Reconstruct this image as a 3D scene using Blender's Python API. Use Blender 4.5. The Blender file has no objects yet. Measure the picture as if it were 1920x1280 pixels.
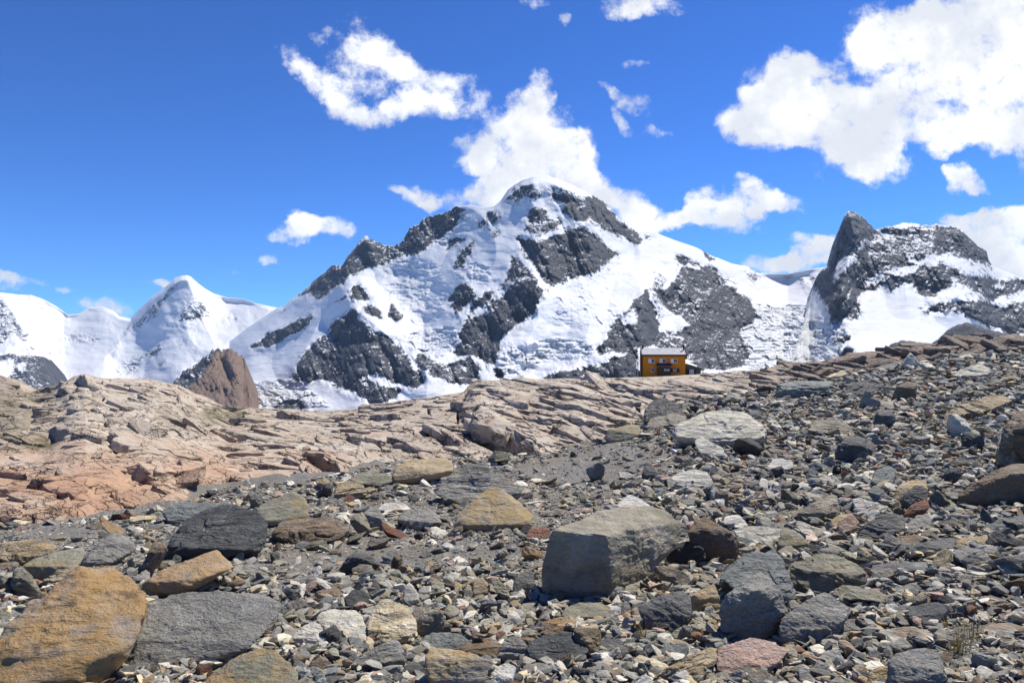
import bpy, bmesh, math, random, time
import numpy as np
from mathutils import Vector, Matrix

T_START = time.time()
sc = bpy.context.scene
C = sc.collection
R = math.radians

# ------------------------------------------------------------------ camera
# eye at the origin, looking along +Y; FOC = focal length in photo pixels
FOC, UC, VH = 1371.0, 960.0, 665.0
cam_data = bpy.data.cameras.new("camera")
cam = bpy.data.objects.new("camera", cam_data)
C.objects.link(cam)
cam.rotation_euler = (R(90), 0, 0)
cam_data.sensor_width = 36.0
cam_data.lens = 36.0 * FOC / 1920.0
cam_data.shift_y = (VH - 640.0) / 1920.0
cam_data.clip_start = 0.1
cam_data.clip_end = 60000.0
sc.camera = cam

# ------------------------------------------------------------------ light, exposure
SUN_AZ, SUN_EL = R(47), R(56)          # azimuth right of +Y
sc.view_settings.view_transform = 'Standard'
sc.view_settings.look = 'None'
sc.view_settings.exposure = 0.36
sc.view_settings.gamma = 1.0
sc.cycles.use_denoising = True
sc.cycles.max_bounces = 6
sc.cycles.volume_bounces = 0

sun_data = bpy.data.lights.new("sun", 'SUN')
sun_data.energy = 5.0
sun_data.angle = R(0.53)
sun_data.color = (1.0, 0.94, 0.84)
sun = bpy.data.objects.new("sun", sun_data)
C.objects.link(sun)
sdir = Vector((math.sin(SUN_AZ) * math.cos(SUN_EL), math.cos(SUN_AZ) * math.cos(SUN_EL), math.sin(SUN_EL)))
sun.rotation_euler = sdir.to_track_quat('Z', 'Y').to_euler()
sun.location = (0, 0, 50)

# ------------------------------------------------------------------ world: Nishita sky with clouds
SKY_STRENGTH = 0.066
world = bpy.data.worlds.new("World")
sc.world = world
world.use_nodes = True


class NT:
    """small helper to write node trees"""
    def __init__(self, tree):
        self.t = tree
        tree.nodes.clear()

    def n(self, kind, **kw):
        nd = self.t.nodes.new(kind)
        for k, v in kw.items():
            setattr(nd, k, v)
        return nd

    def put(self, sock, v):
        if isinstance(v, bpy.types.NodeSocket):
            self.t.links.new(v, sock)
        elif v is not None:
            if isinstance(v, (tuple, list)) and sock.type == 'RGBA' and len(v) == 3:
                v = (*v, 1.0)
            sock.default_value = v

    def math(self, op, a, b=None, c=None, clamp=False):
        nd = self.n('ShaderNodeMath', operation=op, use_clamp=clamp)
        self.put(nd.inputs[0], a)
        self.put(nd.inputs[1], b)
        if c is not None:
            self.put(nd.inputs[2], c)
        return nd.outputs[0]

    def vmath(self, op, a, b=None, s=None):
        nd = self.n('ShaderNodeVectorMath', operation=op)
        self.put(nd.inputs[0], a)
        if b is not None:
            self.put(nd.inputs[1], b)
        if s is not None:
            self.put(nd.inputs['Scale'], s)
        return nd.outputs['Value'] if op in ('LENGTH', 'DOT_PRODUCT', 'DISTANCE') else nd.outputs[0]

    def noise(self, vec, scale, detail=5.0, rough=0.5, color=False, dist=0.0):
        nd = self.n('ShaderNodeTexNoise')
        self.put(nd.inputs['Vector'], vec)
        self.put(nd.inputs['Scale'], scale)
        self.put(nd.inputs['Detail'], detail)
        self.put(nd.inputs['Roughness'], rough)
        self.put(nd.inputs['Distortion'], dist)
        return nd.outputs['Color'] if color else nd.outputs[0]

    def voronoi(self, vec, scale, feature='F1', out='Distance', rand=1.0):
        nd = self.n('ShaderNodeTexVoronoi', feature=feature)
        self.put(nd.inputs['Vector'], vec)
        self.put(nd.inputs['Scale'], scale)
        self.put(nd.inputs['Randomness'], rand)
        return nd.outputs[out]

    def maprange(self, v, a, b, c=0.0, d=1.0, smooth=False):
        nd = self.n('ShaderNodeMapRange', interpolation_type='SMOOTHSTEP' if smooth else 'LINEAR')
        for i, x in enumerate((v, a, b, c, d)):
            self.put(nd.inputs[i], x)
        return nd.outputs[0]

    def mix(self, f, a, b, blend='MIX'):
        nd = self.n('ShaderNodeMix', data_type='RGBA', blend_type=blend)
        self.put(nd.inputs[0], f)
        self.put(nd.inputs[6], a)
        self.put(nd.inputs[7], b)
        return nd.outputs[2]

    def mapping(self, vec, loc=(0, 0, 0), rot=(0, 0, 0), scale=(1, 1, 1), kind='POINT'):
        nd = self.n('ShaderNodeMapping', vector_type=kind)
        self.put(nd.inputs[0], vec)
        if 'Location' in nd.inputs:
            nd.inputs['Location'].default_value = loc
        nd.inputs['Rotation'].default_value = rot
        nd.inputs['Scale'].default_value = scale
        return nd.outputs[0]


# every cloud as ellipses on the sky: heading (px right of centre), height (px above top=0), radii, tilt, weight
CLOUDS = [
    # upper middle cloud
    (550, 112, 52, 24, 42, .8), (596, 150, 52, 28, 25, .78), (640, 180, 50, 36, 30, .72), (690, 72, 72, 40, 25, .76),
    (735, 105, 62, 34, 30, .74), (690, 205, 80, 30, 8, .76), (655, 125, 52, 46, 0, .66), (790, 150, 66, 34, 25, .72), (862, 170, 54, 38, 15, .66),
    (605, 68, 34, 22, -35, .62), (800, 195, 70, 26, 0, .8), (765, 190, 40, 26, 0, .6), (905, 195, 24, 24, 0, .3), (700, 145, 34, 22, 35, .5),
    # summit cloud
    (975, 275, 112, 72, 0, 1.3), (990, 215, 72, 44, 0, 1.15), (1012, 172, 26, 34, 15, .85), (1060, 305, 62, 66, 0, 1.2),
    (935, 345, 66, 46, 0, 1), (880, 372, 52, 24, -10, .8), (1010, 350, 110, 50, 0, 1.2), (1085, 265, 38, 34, 0, .7),
    (1000, 310, 110, 70, 0, 1.2), (1100, 345, 62, 36, 20, 1.0), (910, 315, 62, 24, 0, .8),
    (785, 365, 44, 26, 20, .85), (742, 347, 24, 12, 10, .7), (800, 385, 28, 14, 0, .6),
    (560, 440, 48, 22, -12, 1), (612, 430, 56, 22, 5, 1), (575, 418, 40, 18, 0, .9),
    # band right of the summit
    (1165, 375, 66, 30, 12, 1.05), (1230, 398, 72, 24, 8, 1), (1190, 420, 60, 22, 0, 1.05), (1330, 385, 46, 42, 0, 1.05), (1295, 405, 48, 24, 0, .95),
    (1355, 410, 60, 28, 0, 1), (1420, 378, 58, 26, 0, .95), (1472, 388, 44, 22, 10, .75), (1400, 350, 36, 12, 10, .55),
    (1425, 432, 14, 10, 0, .6), (1430, 400, 40, 14, 0, .6),
    # great right cloud
    (1420, 195, 92, 44, -25, 1.1), (1470, 170, 84, 62, 0, 1.2), (1520, 150, 62, 44, 15, 1.05), (1398, 240, 62, 34, 0, 1.0),
    (1450, 260, 62, 32, 0, 1.0), (1530, 225, 110, 66, 5, 1.25), (1620, 230, 100, 66, 0, 1.25), (1650, 300, 64, 34, 0, 1.1), (1600, 275, 96, 40, 0, 1.1),
    (1640, 50, 66, 62, 0, 1.0), (1605, 110, 46, 46, 0, .8), (1740, 95, 130, 82, 0, 1.25), (1830, 60, 120, 90, 0, 1.35), (1890, 90, 110, 120, 0, 1.35),
    (1760, 170, 130, 46, 0, 1.1), (1870, 150, 110, 60, 0, 1.2), (1720, 245, 110, 40, 0, 1.0), (1830, 245, 100, 34, -12, .95), (1900, 225, 80, 56, 0, 1.0),
    (1525, 325, 34, 18, 30, .55), (1980, 150, 140, 150, 0, 1.2), (1690, 200, 60, 60, 0, .8),
    (1812, 328, 42, 26, 20, .95), (1800, 312, 26, 18, 0, .8), (1838, 350, 24, 14, 35, .7),
    # low right bank
    (1880, 440, 96, 52, -12, 1.25), (1930, 480, 90, 90, 0, 1.3), (1830, 425, 66, 28, -14, 1.1), (1790, 408, 34, 14, -10, .85), (1920, 400, 60, 32, -20, 1.0),
    # col
    (1522, 461, 42, 14, 0, .95), (1455, 500, 60, 18, 0, 1.05), (1510, 492, 56, 20, -10, 1.1), (1550, 472, 34, 24, -30, 1.1),
    # top
    (1160, 8, 52, 22, 0, .85), (1225, 8, 52, 22, 0, .85), (1010, 8, 40, 16, 0, .6), (1055, 38, 18, 12, -30, .6),
    (1170, 215, 12, 32, -25, .62), (1205, 190, 44, 18, 25, .66), (1190, 115, 32, 10, 12, .5), (1235, 245, 36, 14, 15, .6), (1150, 158, 30, 10, 20, .5),
    # low left
    (200, 570, 60, 15, 6, .95), (35, 525, 58, 10, 5, .66), (15, 542, 44, 14, 0, .75), (115, 540, 22, 7, 0, .5), (505, 485, 18, 10, 30, .62),
    (430, 504, 24, 7, 10, .52), (305, 530, 36, 7, -4, .72), (330, 525, 40, 9, -8, .7),
]


def build_world():
    W = NT(world.node_tree)
    out = W.n('ShaderNodeOutputWorld')
    bg = W.n('ShaderNodeBackground')
    sky = W.n('ShaderNodeTexSky', sky_type='NISHITA')
    sky.sun_disc = False
    sky.sun_elevation = SUN_EL
    sky.sun_rotation = SUN_AZ
    sky.altitude = 3000.0
    sky.air_density = 1.0
    sky.dust_density = 0.15
    sky.ozone_density = 2.5
    tc = W.n('ShaderNodeTexCoord').outputs['Generated']
    sep = W.n('ShaderNodeSeparateXYZ')
    W.put(sep.inputs[0], tc)
    y = W.math('MAXIMUM', sep.outputs[1], 0.03)
    comb = W.n('ShaderNodeCombineXYZ')
    W.put(comb.inputs[0], W.math('DIVIDE', sep.outputs[0], y))
    W.put(comb.inputs[1], W.math('DIVIDE', sep.outputs[2], y))
    p = comb.outputs[0]
    w1 = W.vmath('SCALE', W.vmath('SUBTRACT', W.noise(p, 9.0, 6, .6, color=True), (.5, .5, .5)), s=0.075)
    q = W.vmath('ADD', p, w1)
    sq = W.n('ShaderNodeSeparateXYZ')
    W.put(sq.inputs[0], q)
    def spread(sock):
        nd = W.n('ShaderNodeCombineXYZ')
        for i in range(3):
            W.t.links.new(sock, nd.inputs[i])
        return nd.outputs[0]
    qu, qv = spread(sq.outputs[0]), spread(sq.outputs[1])
    def madd(x, m, c):
        nd = W.n('ShaderNodeVectorMath', operation='MULTIPLY_ADD')
        W.put(nd.inputs[0], x); W.put(nd.inputs[1], m); W.put(nd.inputs[2], c)
        return nd.outputs[0]
    acc = (0.0, 0.0, 0.0)
    cl = CLOUDS + [(0, -9000, 10, 10, 0, 0.0)] * (-len(CLOUDS) % 3)
    for i in range(0, len(cl), 3):          # three ellipses at a time, one per component
        k = []
        for (u, v, ru, rv, tilt, wt) in cl[i:i + 3]:
            cu, cv = (u - UC) / FOC, (VH - v) / FOC
            c, s = math.cos(R(-tilt)), math.sin(R(-tilt))
            a, b = ru * 1.22 / FOC, rv * 1.22 / FOC
            k.append((c / a, s / a, -(c * cu + s * cv) / a, -s / b, c / b, -(-s * cu + c * cv) / b, -wt * 1.25, wt * 1.25))
        k = list(zip(*k))
        dx = madd(qu, k[0], madd(qv, k[1], k[2]))
        dy = madd(qu, k[3], madd(qv, k[4], k[5]))
        d2 = madd(dx, dx, W.vmath('MULTIPLY', dy, dy))
        acc = W.vmath('ADD', W.vmath('MAXIMUM', madd(d2, k[6], k[7]), (0, 0, 0)), acc)
    acc = W.vmath('DOT_PRODUCT', acc, (1, 1, 1))
    fine = W.noise(p, 30.0, 10, .66)
    mid = W.noise(p, 10.0, 7, .58)
    nz = W.math('ADD', W.math('MULTIPLY', W.math('SUBTRACT', fine, .5), 3.3), W.math('MULTIPLY', W.math('SUBTRACT', mid, .5), 2.6))
    dens = W.math('ADD', W.math('MINIMUM', acc, 1.7), nz)
    mask = W.maprange(dens, 0.30, 1.62, 0, 1, smooth=True)
    front = W.maprange(sep.outputs[1], 0.03, 0.12)
    mask = W.math('MULTIPLY', mask, front)
    mask = W.math('MULTIPLY', mask, W.maprange(acc, 0.02, 0.3))
    # cloud body: white with soft grey undersides from a slow noise
    sh = W.maprange(W.noise(W.vmath('ADD', p, (3.1, 1.7, 0.4)), 8.0, 7, .6), 0.38, 0.60, 0, 1, smooth=True)
    ccol = W.mix(sh, (14.0, 14.1, 14.3), (10.0, 10.4, 11.2))
    gam = W.n('ShaderNodeGamma')
    W.put(gam.inputs[0], W.vmath('SCALE', sky.outputs[0], s=0.2)); gam.inputs[1].default_value = 1.3
    skyc = W.mix(1.0, W.vmath('SCALE', gam.outputs[0], s=5.0), SKY_TINT, 'MULTIPLY')
    col = W.mix(mask, skyc, ccol)
    W.put(bg.inputs[0], col)
    bg.inputs[1].default_value = SKY_STRENGTH
    W.t.links.new(bg.outputs[0], out.inputs[0])


SKY_TINT = (0.62, 1.22, 1.95)
build_world()
world.cycles.sampling_method = 'MANUAL'
world.cycles.sample_map_resolution = 256

# ------------------------------------------------------------------ numpy noise
def _h(ix, iy, iz, seed):
    h = (ix.astype(np.uint32) * np.uint32(374761393) + iy.astype(np.uint32) * np.uint32(668265263)
         + iz.astype(np.uint32) * np.uint32(2246822519) + np.uint32((seed * 3266489917) & 0xffffffff))
    h = (h ^ (h >> np.uint32(15))) * np.uint32(2246822519)
    h = (h ^ (h >> np.uint32(13))) * np.uint32(3266489917)
    h = h ^ (h >> np.uint32(16))
    return h.astype(np.float32) * np.float32(1.0 / 4294967295.0)


def vnoise(p, seed=0):
    """value noise in -1..1; p is (n,2) or (n,3)"""
    p = np.asarray(p, dtype=np.float64)
    i = np.floor(p).astype(np.int64)
    f = (p - i).astype(np.float32)
    f = f * f * f * (f * (f * 6 - 15) + 10)
    x0, y0 = i[:, 0], i[:, 1]
    if p.shape[1] == 2:
        z0 = np.zeros_like(x0)
        a = _h(x0, y0, z0, seed); b = _h(x0 + 1, y0, z0, seed)
        c = _h(x0, y0 + 1, z0, seed); d = _h(x0 + 1, y0 + 1, z0, seed)
        r = (a + (b - a) * f[:, 0]) * (1 - f[:, 1]) + (c + (d - c) * f[:, 0]) * f[:, 1]
        return r * 2 - 1
    z0 = i[:, 2]
    r = []
    for dz in (0, 1):
        a = _h(x0, y0, z0 + dz, seed); b = _h(x0 + 1, y0, z0 + dz, seed)
        c = _h(x0, y0 + 1, z0 + dz, seed); d = _h(x0 + 1, y0 + 1, z0 + dz, seed)
        r.append((a + (b - a) * f[:, 0]) * (1 - f[:, 1]) + (c + (d - c) * f[:, 0]) * f[:, 1])
    return (r[0] * (1 - f[:, 2]) + r[1] * f[:, 2]) * 2 - 1


def fbm(p, octv=5, gain=0.5, seed=0, ridged=False, lac=2.03):
    p = np.asarray(p, dtype=np.float64)
    s = np.zeros(len(p), np.float32); a = 1.0; tot = 0.0
    for o in range(octv):
        n = vnoise(p, seed + o * 17)
        if ridged:
            n = 1 - 2 * np.abs(n)
        s += a * n; tot += a
        a *= gain
        p = p * lac + 11.3
    return s / tot


def cells(x, y, seed=0):
    """2-D cells: distance to the nearest and second nearest seed, three random numbers of the cell, offset from its seed"""
    ix = np.floor(x).astype(np.int64); iy = np.floor(y).astype(np.int64)
    f1 = np.full(len(x), 9.0, np.float32); f2 = f1.copy()
    cx = np.zeros(len(x), np.int64); cy = cx.copy(); ox = np.zeros(len(x), np.float32); oy = ox.copy()
    zz = np.zeros(len(x), np.int64)
    for dx in (-1, 0, 1):
        for dy in (-1, 0, 1):
            gx, gy = ix + dx, iy + dy
            px = gx + _h(gx, gy, zz, seed) - x
            py = gy + _h(gx, gy, zz, seed + 1) - y
            d = (px * px + py * py).astype(np.float32)
            better = d < f1
            f2 = np.where(better, f1, np.minimum(f2, d))
            f1 = np.where(better, d, f1)
            cx = np.where(better, gx, cx); cy = np.where(better, gy, cy)
            ox = np.where(better, -px, ox); oy = np.where(better, -py, oy)
    return np.sqrt(f1), np.sqrt(f2), _h(cx, cy, zz, seed + 2), _h(cx, cy, zz, seed + 3), _h(cx, cy, zz, seed + 4), ox, oy


def sstep(a, b, x):
    t = np.clip((x - a) / (b - a), 0, 1)
    return t * t * (3 - 2 * t)


# ------------------------------------------------------------------ mesh helpers
def mesh_np(name, verts, faces, mat=None, smooth=False, attrs=None, nside=None):
    """faces: (n,3) or (n,4) int array"""
    me = bpy.data.meshes.new(name)
    verts = np.ascontiguousarray(verts, np.float32)
    faces = np.ascontiguousarray(faces, np.int32)
    k = faces.shape[1]
    me.vertices.add(len(verts))
    me.vertices.foreach_set('co', verts.ravel())
    me.loops.add(faces.size)
    me.loops.foreach_set('vertex_index', faces.ravel())
    me.polygons.add(len(faces))
    me.polygons.foreach_set('loop_start', np.arange(0, faces.size, k, dtype=np.int32))
    me.polygons.foreach_set('loop_total', np.full(len(faces), k, np.int32))
    me.polygons.foreach_set('use_smooth', np.full(len(faces), bool(smooth)))
    me.update(calc_edges=True)
    for an, (kind, val) in (attrs or {}).items():
        a = me.attributes.new(an, kind, 'POINT')
        a.data.foreach_set('color' if kind == 'FLOAT_COLOR' else 'value', np.ascontiguousarray(val, np.float32).ravel())
    if mat:
        me.materials.append(mat)
    return me


def link(name, me, parent=None, loc=None):
    o = bpy.data.objects.new(name, me)
    C.objects.link(o)
    if parent:
        o.parent = parent
    if loc is not None:
        o.location = loc
    return o


def tag(o, label=None, cat=None, group=None, kind=None):
    if label: o['label'] = label
    if cat: o['category'] = cat
    if group: o['group'] = group
    if kind: o['kind'] = kind
    return o


def grid_faces(nr, nc):
    i = np.arange(nr * nc).reshape(nr, nc)
    return np.stack([i[:-1, :-1], i[:-1, 1:], i[1:, 1:], i[1:, :-1]], -1).reshape(-1, 4)


def mat_new(name):
    m = bpy.data.materials.new(name)
    m.use_nodes = True
    N = NT(m.node_tree)
    out = N.n('ShaderNodeOutputMaterial')
    b = N.n('ShaderNodeBsdfPrincipled')
    N.t.links.new(b.outputs[0], out.inputs[0])
    b.inputs['Roughness'].default_value = 0.85
    b.inputs['Specular IOR Level'].default_value = 0.3
    return m, N, b


def plain(name, col, rough=0.8, var=0.2, scale=6.0, metal=0.0):
    m, N, b = mat_new(name)
    tc = N.n('ShaderNodeTexCoord').outputs['Object']
    n = N.maprange(N.noise(tc, scale, 6, .6), .3, .7, 1 - var, 1 + var)
    c = N.mix(1.0, col, N.vmath('MULTIPLY', (1, 1, 1), (1, 1, 1)), 'MULTIPLY')
    hs = N.n('ShaderNodeHueSaturation')
    N.put(hs.inputs['Color'], col); N.put(hs.inputs['Value'], n)
    N.put(b.inputs['Base Color'], hs.outputs[0])
    b.inputs['Roughness'].default_value = rough
    b.inputs['Metallic'].default_value = metal
    return m

# ------------------------------------------------------------------ mountains
def mountain_material():
    m, N, b = mat_new("snow_and_rock")
    tc = N.n('ShaderNodeTexCoord').outputs['Object']
    def attr(nm):
        a = N.n('ShaderNodeAttribute'); a.attribute_name = nm
        return a.outputs['Fac']
    rock, ice, warm, dust = attr('rock'), attr('ice'), attr('warm'), attr('dust')
    geo = N.n('ShaderNodeNewGeometry')
    sepn = N.n('ShaderNodeSeparateXYZ'); N.put(sepn.inputs[0], geo.outputs['Normal'])
    # snow lies thin on the rock: fine patches, more of it where the rock lies flat
    v1 = N.mapping(tc, rot=(R(18), R(-24), 0), scale=(1 / 52, 1 / 52, 1 / 30))
    n1 = N.noise(v1, 1.0, 9, .72)
    v2 = N.mapping(tc, rot=(0, R(35), 0), scale=(1 / 13, 1 / 13, 1 / 34))
    n2 = N.noise(v2, 1.0, 6, .7)
    nn = N.math('ADD', N.math('MULTIPLY', N.math('SUBTRACT', n1, .5), 2.35), N.math('MULTIPLY', N.math('SUBTRACT', n2, .5), 1.9))
    flat = N.math('MINIMUM', N.math('MULTIPLY', N.math('SUBTRACT', sepn.outputs[2], .70), -1.25), .10)
    f = N.math('ADD', N.math('ADD', rock, nn), flat)
    f = N.maprange(f, 0.42, 0.60, 0, 1, smooth=True)
    f = N.math('MULTIPLY', f, N.maprange(rock, 0.03, 0.2))
    f = N.math('MAXIMUM', f, N.maprange(warm, .4, .6))
    # rock colour
    rc = N.mix(N.maprange(N.noise(N.mapping(tc, scale=(1 / 120, 1 / 120, 1 / 160)), 1.0, 8, .68), .36, .64), (0.023, 0.031, 0.046), (0.082, 0.084, 0.094))
    rc = N.mix(warm, rc, N.mix(N.noise(N.mapping(tc, scale=(1 / 40, 1 / 40, 1 / 200)), 1.0, 6, .6), (0.125, 0.085, 0.063), (0.27, 0.19, 0.145)))
    # snow: white, glacier ice faintly blue grey and dirty
    n3 = N.noise(N.mapping(tc, scale=(1 / 45, 1 / 45, 1 / 28)), 1.0, 8, .7)
    dirty = N.math('MULTIPLY', ice, N.maprange(n3, .4, .65, 0, 1))
    snow = N.mix(dirty, (0.76, 0.775, 0.80), (0.50, 0.54, 0.57))
    ln = N.noise(N.mapping(tc, rot=(R(10), 0, R(20)), scale=(1 / 300, 1 / 300, 1 / 12)), 1.0, 6, .7)
    snow = N.mix(N.math('MULTIPLY', dust, N.maprange(ln, .50, .68, 0, .9)), snow, (0.25, 0.24, 0.24))
    N.put(b.inputs['Base Color'], N.mix(f, snow, rc))
    N.put(b.inputs['Roughness'], 0.8)
    bump = N.n('ShaderNodeBump')
    bump.inputs['Strength'].default_value = 0.8
    bump.inputs['Distance'].default_value = 1.0
    hb = N.math('MULTIPLY', N.noise(N.mapping(tc, scale=(1 / 70, 1 / 70, 1 / 50)), 1.0, 9, .68), N.math('ADD', N.math('ADD', N.math('MULTIPLY', f, 34.0), 5.0), N.math('MULTIPLY', ice, 22.0)))
    N.put(bump.inputs['Height'], hb)
    N.put(b.inputs['Normal'], bump.outputs[0])
    return m


def zz(ox, oy, s, flat):
    return [(ox + flat[i] / s, oy + flat[i + 1] / s) for i in range(0, len(flat), 2)]


def in_poly(px, py, poly):
    n = len(poly); c = np.zeros(len(px), bool)
    j = n - 1
    for i in range(n):
        xi, yi = poly[i]; xj, yj = poly[j]
        if yi != yj:
            k = ((yi > py) != (yj > py)) & (px < (xj - xi) * (py - yi) / (yj - yi) + xi)
            c ^= k
        j = i
    return c


def blur(a, r):
    """box blur, twice, of a 2-D array"""
    for _ in range(2):
        for ax in (0, 1):
            k = 2 * r + 1
            b = np.concatenate([np.repeat(a.take([0], ax), r + 1, ax), a, np.repeat(a.take([-1], ax), r, ax)], ax)
            cs = np.cumsum(b, ax, dtype=np.float64)
            n = a.shape[ax]
            a = (cs.take(np.arange(k, k + n), ax) - cs.take(np.arange(0, n), ax)) / k
            a = a.astype(np.float32)
    return a


def interp(pts, x):
    p = np.array(pts, float)
    return np.interp(x, p[:, 0], p[:, 1])


def build_mountain(name, mat, u0, u1, du, skyline, ytop, ybase, vbase, rows, rock=(), ice=(), warm=(), dust=(), carve=(),
                   jag=0.0, big=150.0, wave=900.0, rough=34.0, snowrough=16.0, seed=1, curve=1.0, bands=0.0):
    us = np.arange(u0, u1 + du, du)
    nc = len(us)
    vs = interp(skyline, us)
    yt = interp(ytop, us); yb = interp(ybase, us)
    t = np.linspace(0, 1, rows)[:, None]
    V = vs[None] + (vbase - vs[None]) * t
    Uu = np.repeat(us[None], rows, 0)
    flatu, flatv = Uu.ravel(), V.ravel()
    wp = np.stack([flatu, flatv], 1)
    wu = flatu + 11 * fbm(wp / 30, 5, .66, seed) ; wv = flatv + 10 * fbm(wp / 26, 5, .66, seed + 50)
    if name == 'mountain' and yt.mean() < 7000:      # the near faces are barer than the far massif
        rock = [(p_, v_ if v_ < .5 else min(.98, v_ * 1.16 + .02)) for p_, v_ in rock]
    def raster(polys, soft=1):
        r = np.zeros(len(flatu), np.float32)
        for poly, val in polys:
            ins = in_poly(wu, wv, poly)
            if val < 0:
                r[ins] = np.minimum(r[ins], 1 + val)
            else:
                r[ins] = np.maximum(r[ins], val)
        return blur(r.reshape(rows, nc), soft)
    rk = raster(rock, 2)
    rk = np.maximum(rk, np.clip(blur(rk, 9) * .7, 0, .27) + 0 * rk); ic = raster(ice, 3); wm = raster(warm); ds = raster(dust, 4)
    # depth follows a smoothed crest so that the notches of the skyline do not crease the whole face
    k = max(3, int(70 / du)); ker = np.hanning(2 * k + 1); ker /= ker.sum()
    vsm = np.convolve(np.concatenate([np.full(k, vs[0]), vs, np.full(k, vs[-1])]), ker, 'valid')
    td = np.clip((V - vsm[None]) / (vbase - vsm[None]), -0.25, 1)
    Y = yt[None] + (yb - yt)[None] * np.where(td > 0, np.abs(td) ** curve, td)
    # relief, worked in metres across and up the face
    sx = flatu / FOC * 4600.0; sv = -flatv / FOC * 4600.0
    if yt.mean() > 6000:
        sx = sx * 1.7; sv = sv * 1.7
    pm = np.stack([sx, sv], 1)
    env = np.ones((rows, nc), np.float32)
    relief = big * fbm(pm / wave, 3, .5, seed + 100).reshape(rows, nc) * env
    gul = np.stack([(sx + .45 * sv) / 150.0, sv / 330.0], 1)
    gul2 = np.stack([(sx - .55 * sv) / 90.0, (sv + .3 * sx) / 140.0], 1)
    rr = rough * (2.6 * fbm(gul, 6, .5, seed + 200, ridged=True) + 1.3 * fbm(gul2, 5, .6, seed + 250, ridged=True)).reshape(rows, nc)
    if bands:
        q = (sv + .25 * sx + 60 * fbm(pm / 300, 4, .5, seed + 270)) / 55.0
        saw = (q - np.floor(q)).reshape(rows, nc).astype(np.float32)
        rr += bands * (saw - .5)
    sn = snowrough * (1.6 * fbm(pm / 260, 4, .45, seed + 300) + .75 * fbm(np.stack([sx / 150 + .5 * vnoise(pm / 200, seed + 340), sv / 75], 1), 4, .45, seed + 330)).reshape(rows, nc)
    # icefalls: blocks and crevasses across the slope
    ci = cells(sx / 46 + .6 * vnoise(pm / 40, seed + 400), sv / 27 + .8 * vnoise(pm / 45, seed + 401) + .35 * sx / 60, seed + 402)
    sr = ((ci[2] - .5) * 44 + 40 * fbm(np.stack([sx / 90, sv / 38], 1), 5, .6, seed + 420, ridged=True)).reshape(rows, nc)
    rk2 = blur(rk, 3); rkb = blur(rk, 14)
    mask_env = .35 + .65 * sstep(0, .03, t)
    Y = Y - relief + (-95 * rkb + rr * np.clip(rk2 * 1.2, 0, 1) * .85 + sn * (1 - rk2) + sr * ic) * mask_env
    for pts, depth, wid in carve:           # spurs (+ towards the eye) and gullies (-) along a line
        d = np.full(len(flatu), 1e9, np.float32)
        for a, bb in zip(pts[:-1], pts[1:]):
            ax, ay = a; bx, by = bb
            ll = (bx - ax) ** 2 + (by - ay) ** 2
            k = np.clip(((flatu - ax) * (bx - ax) + (flatv - ay) * (by - ay)) / ll, 0, 1)
            d = np.minimum(d, np.hypot(flatu - ax - k * (bx - ax), flatv - ay - k * (by - ay)))
        w = np.clip(1 - d / wid, 0, 1).reshape(rows, nc)
        Y -= depth * w * mask_env
    Vj = V.copy()
    if jag:
        js = jag * (fbm(np.stack([us / 9, us * 0], 1), 4, .6, seed + 500) + .6 * fbm(np.stack([us / 3, us * 0], 1), 2, .6, seed + 520))
        Vj += (js * np.clip(rk[min(6, rows - 1)] * 1.4, 0, 1))[None] * np.exp(-t * 30)
    X = (Uu - UC) / FOC * Y; Z = (VH - Vj) / FOC * Y
    front = np.stack([X, Y, Z], -1)
    # far side, falling away from the crest; foot let into the glacier
    top = front[0]
    back = []
    for k, (dy, dz) in enumerate([(260, 160), (800, 620), (1700, 1500)]):
        q = top.copy()
        q[:, 1] += dy; q[:, 0] *= (top[:, 1] + dy * .3) / top[:, 1]
        q[:, 2] -= dz * (1 + .25 * vnoise(np.stack([us / 40, us * 0 + k], 1), seed + 600))
        back.append(q)
    foot = front[-1].copy(); foot[:, 1] -= 250; foot[:, 2] = np.minimum(foot[:, 2] - 260, -560)
    allv = np.concatenate([np.stack(back[::-1]), front, foot[None]], 0)
    def pad(a):
        return np.concatenate([np.repeat(a[:1], 3, 0), a, a[-1:]], 0).ravel()
    me = mesh_np(name, allv.reshape(-1, 3), grid_faces(rows + 4, nc)[:, ::-1], mat, True,
                 {'rock': ('FLOAT', pad(rk)), 'ice': ('FLOAT', pad(ic)), 'warm': ('FLOAT', pad(wm)), 'dust': ('FLOAT', pad(ds))})
    o = link(name, me)
    return tag(o, kind='structure')


def P2(*f): return zz(0, 480, 3.0, f)
def P3(*f): return zz(440, 320, 2.667, f)
def P4(*f): return zz(880, 320, 3.048, f)
def P5(*f): return zz(1360, 360, 3.368, f)


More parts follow.
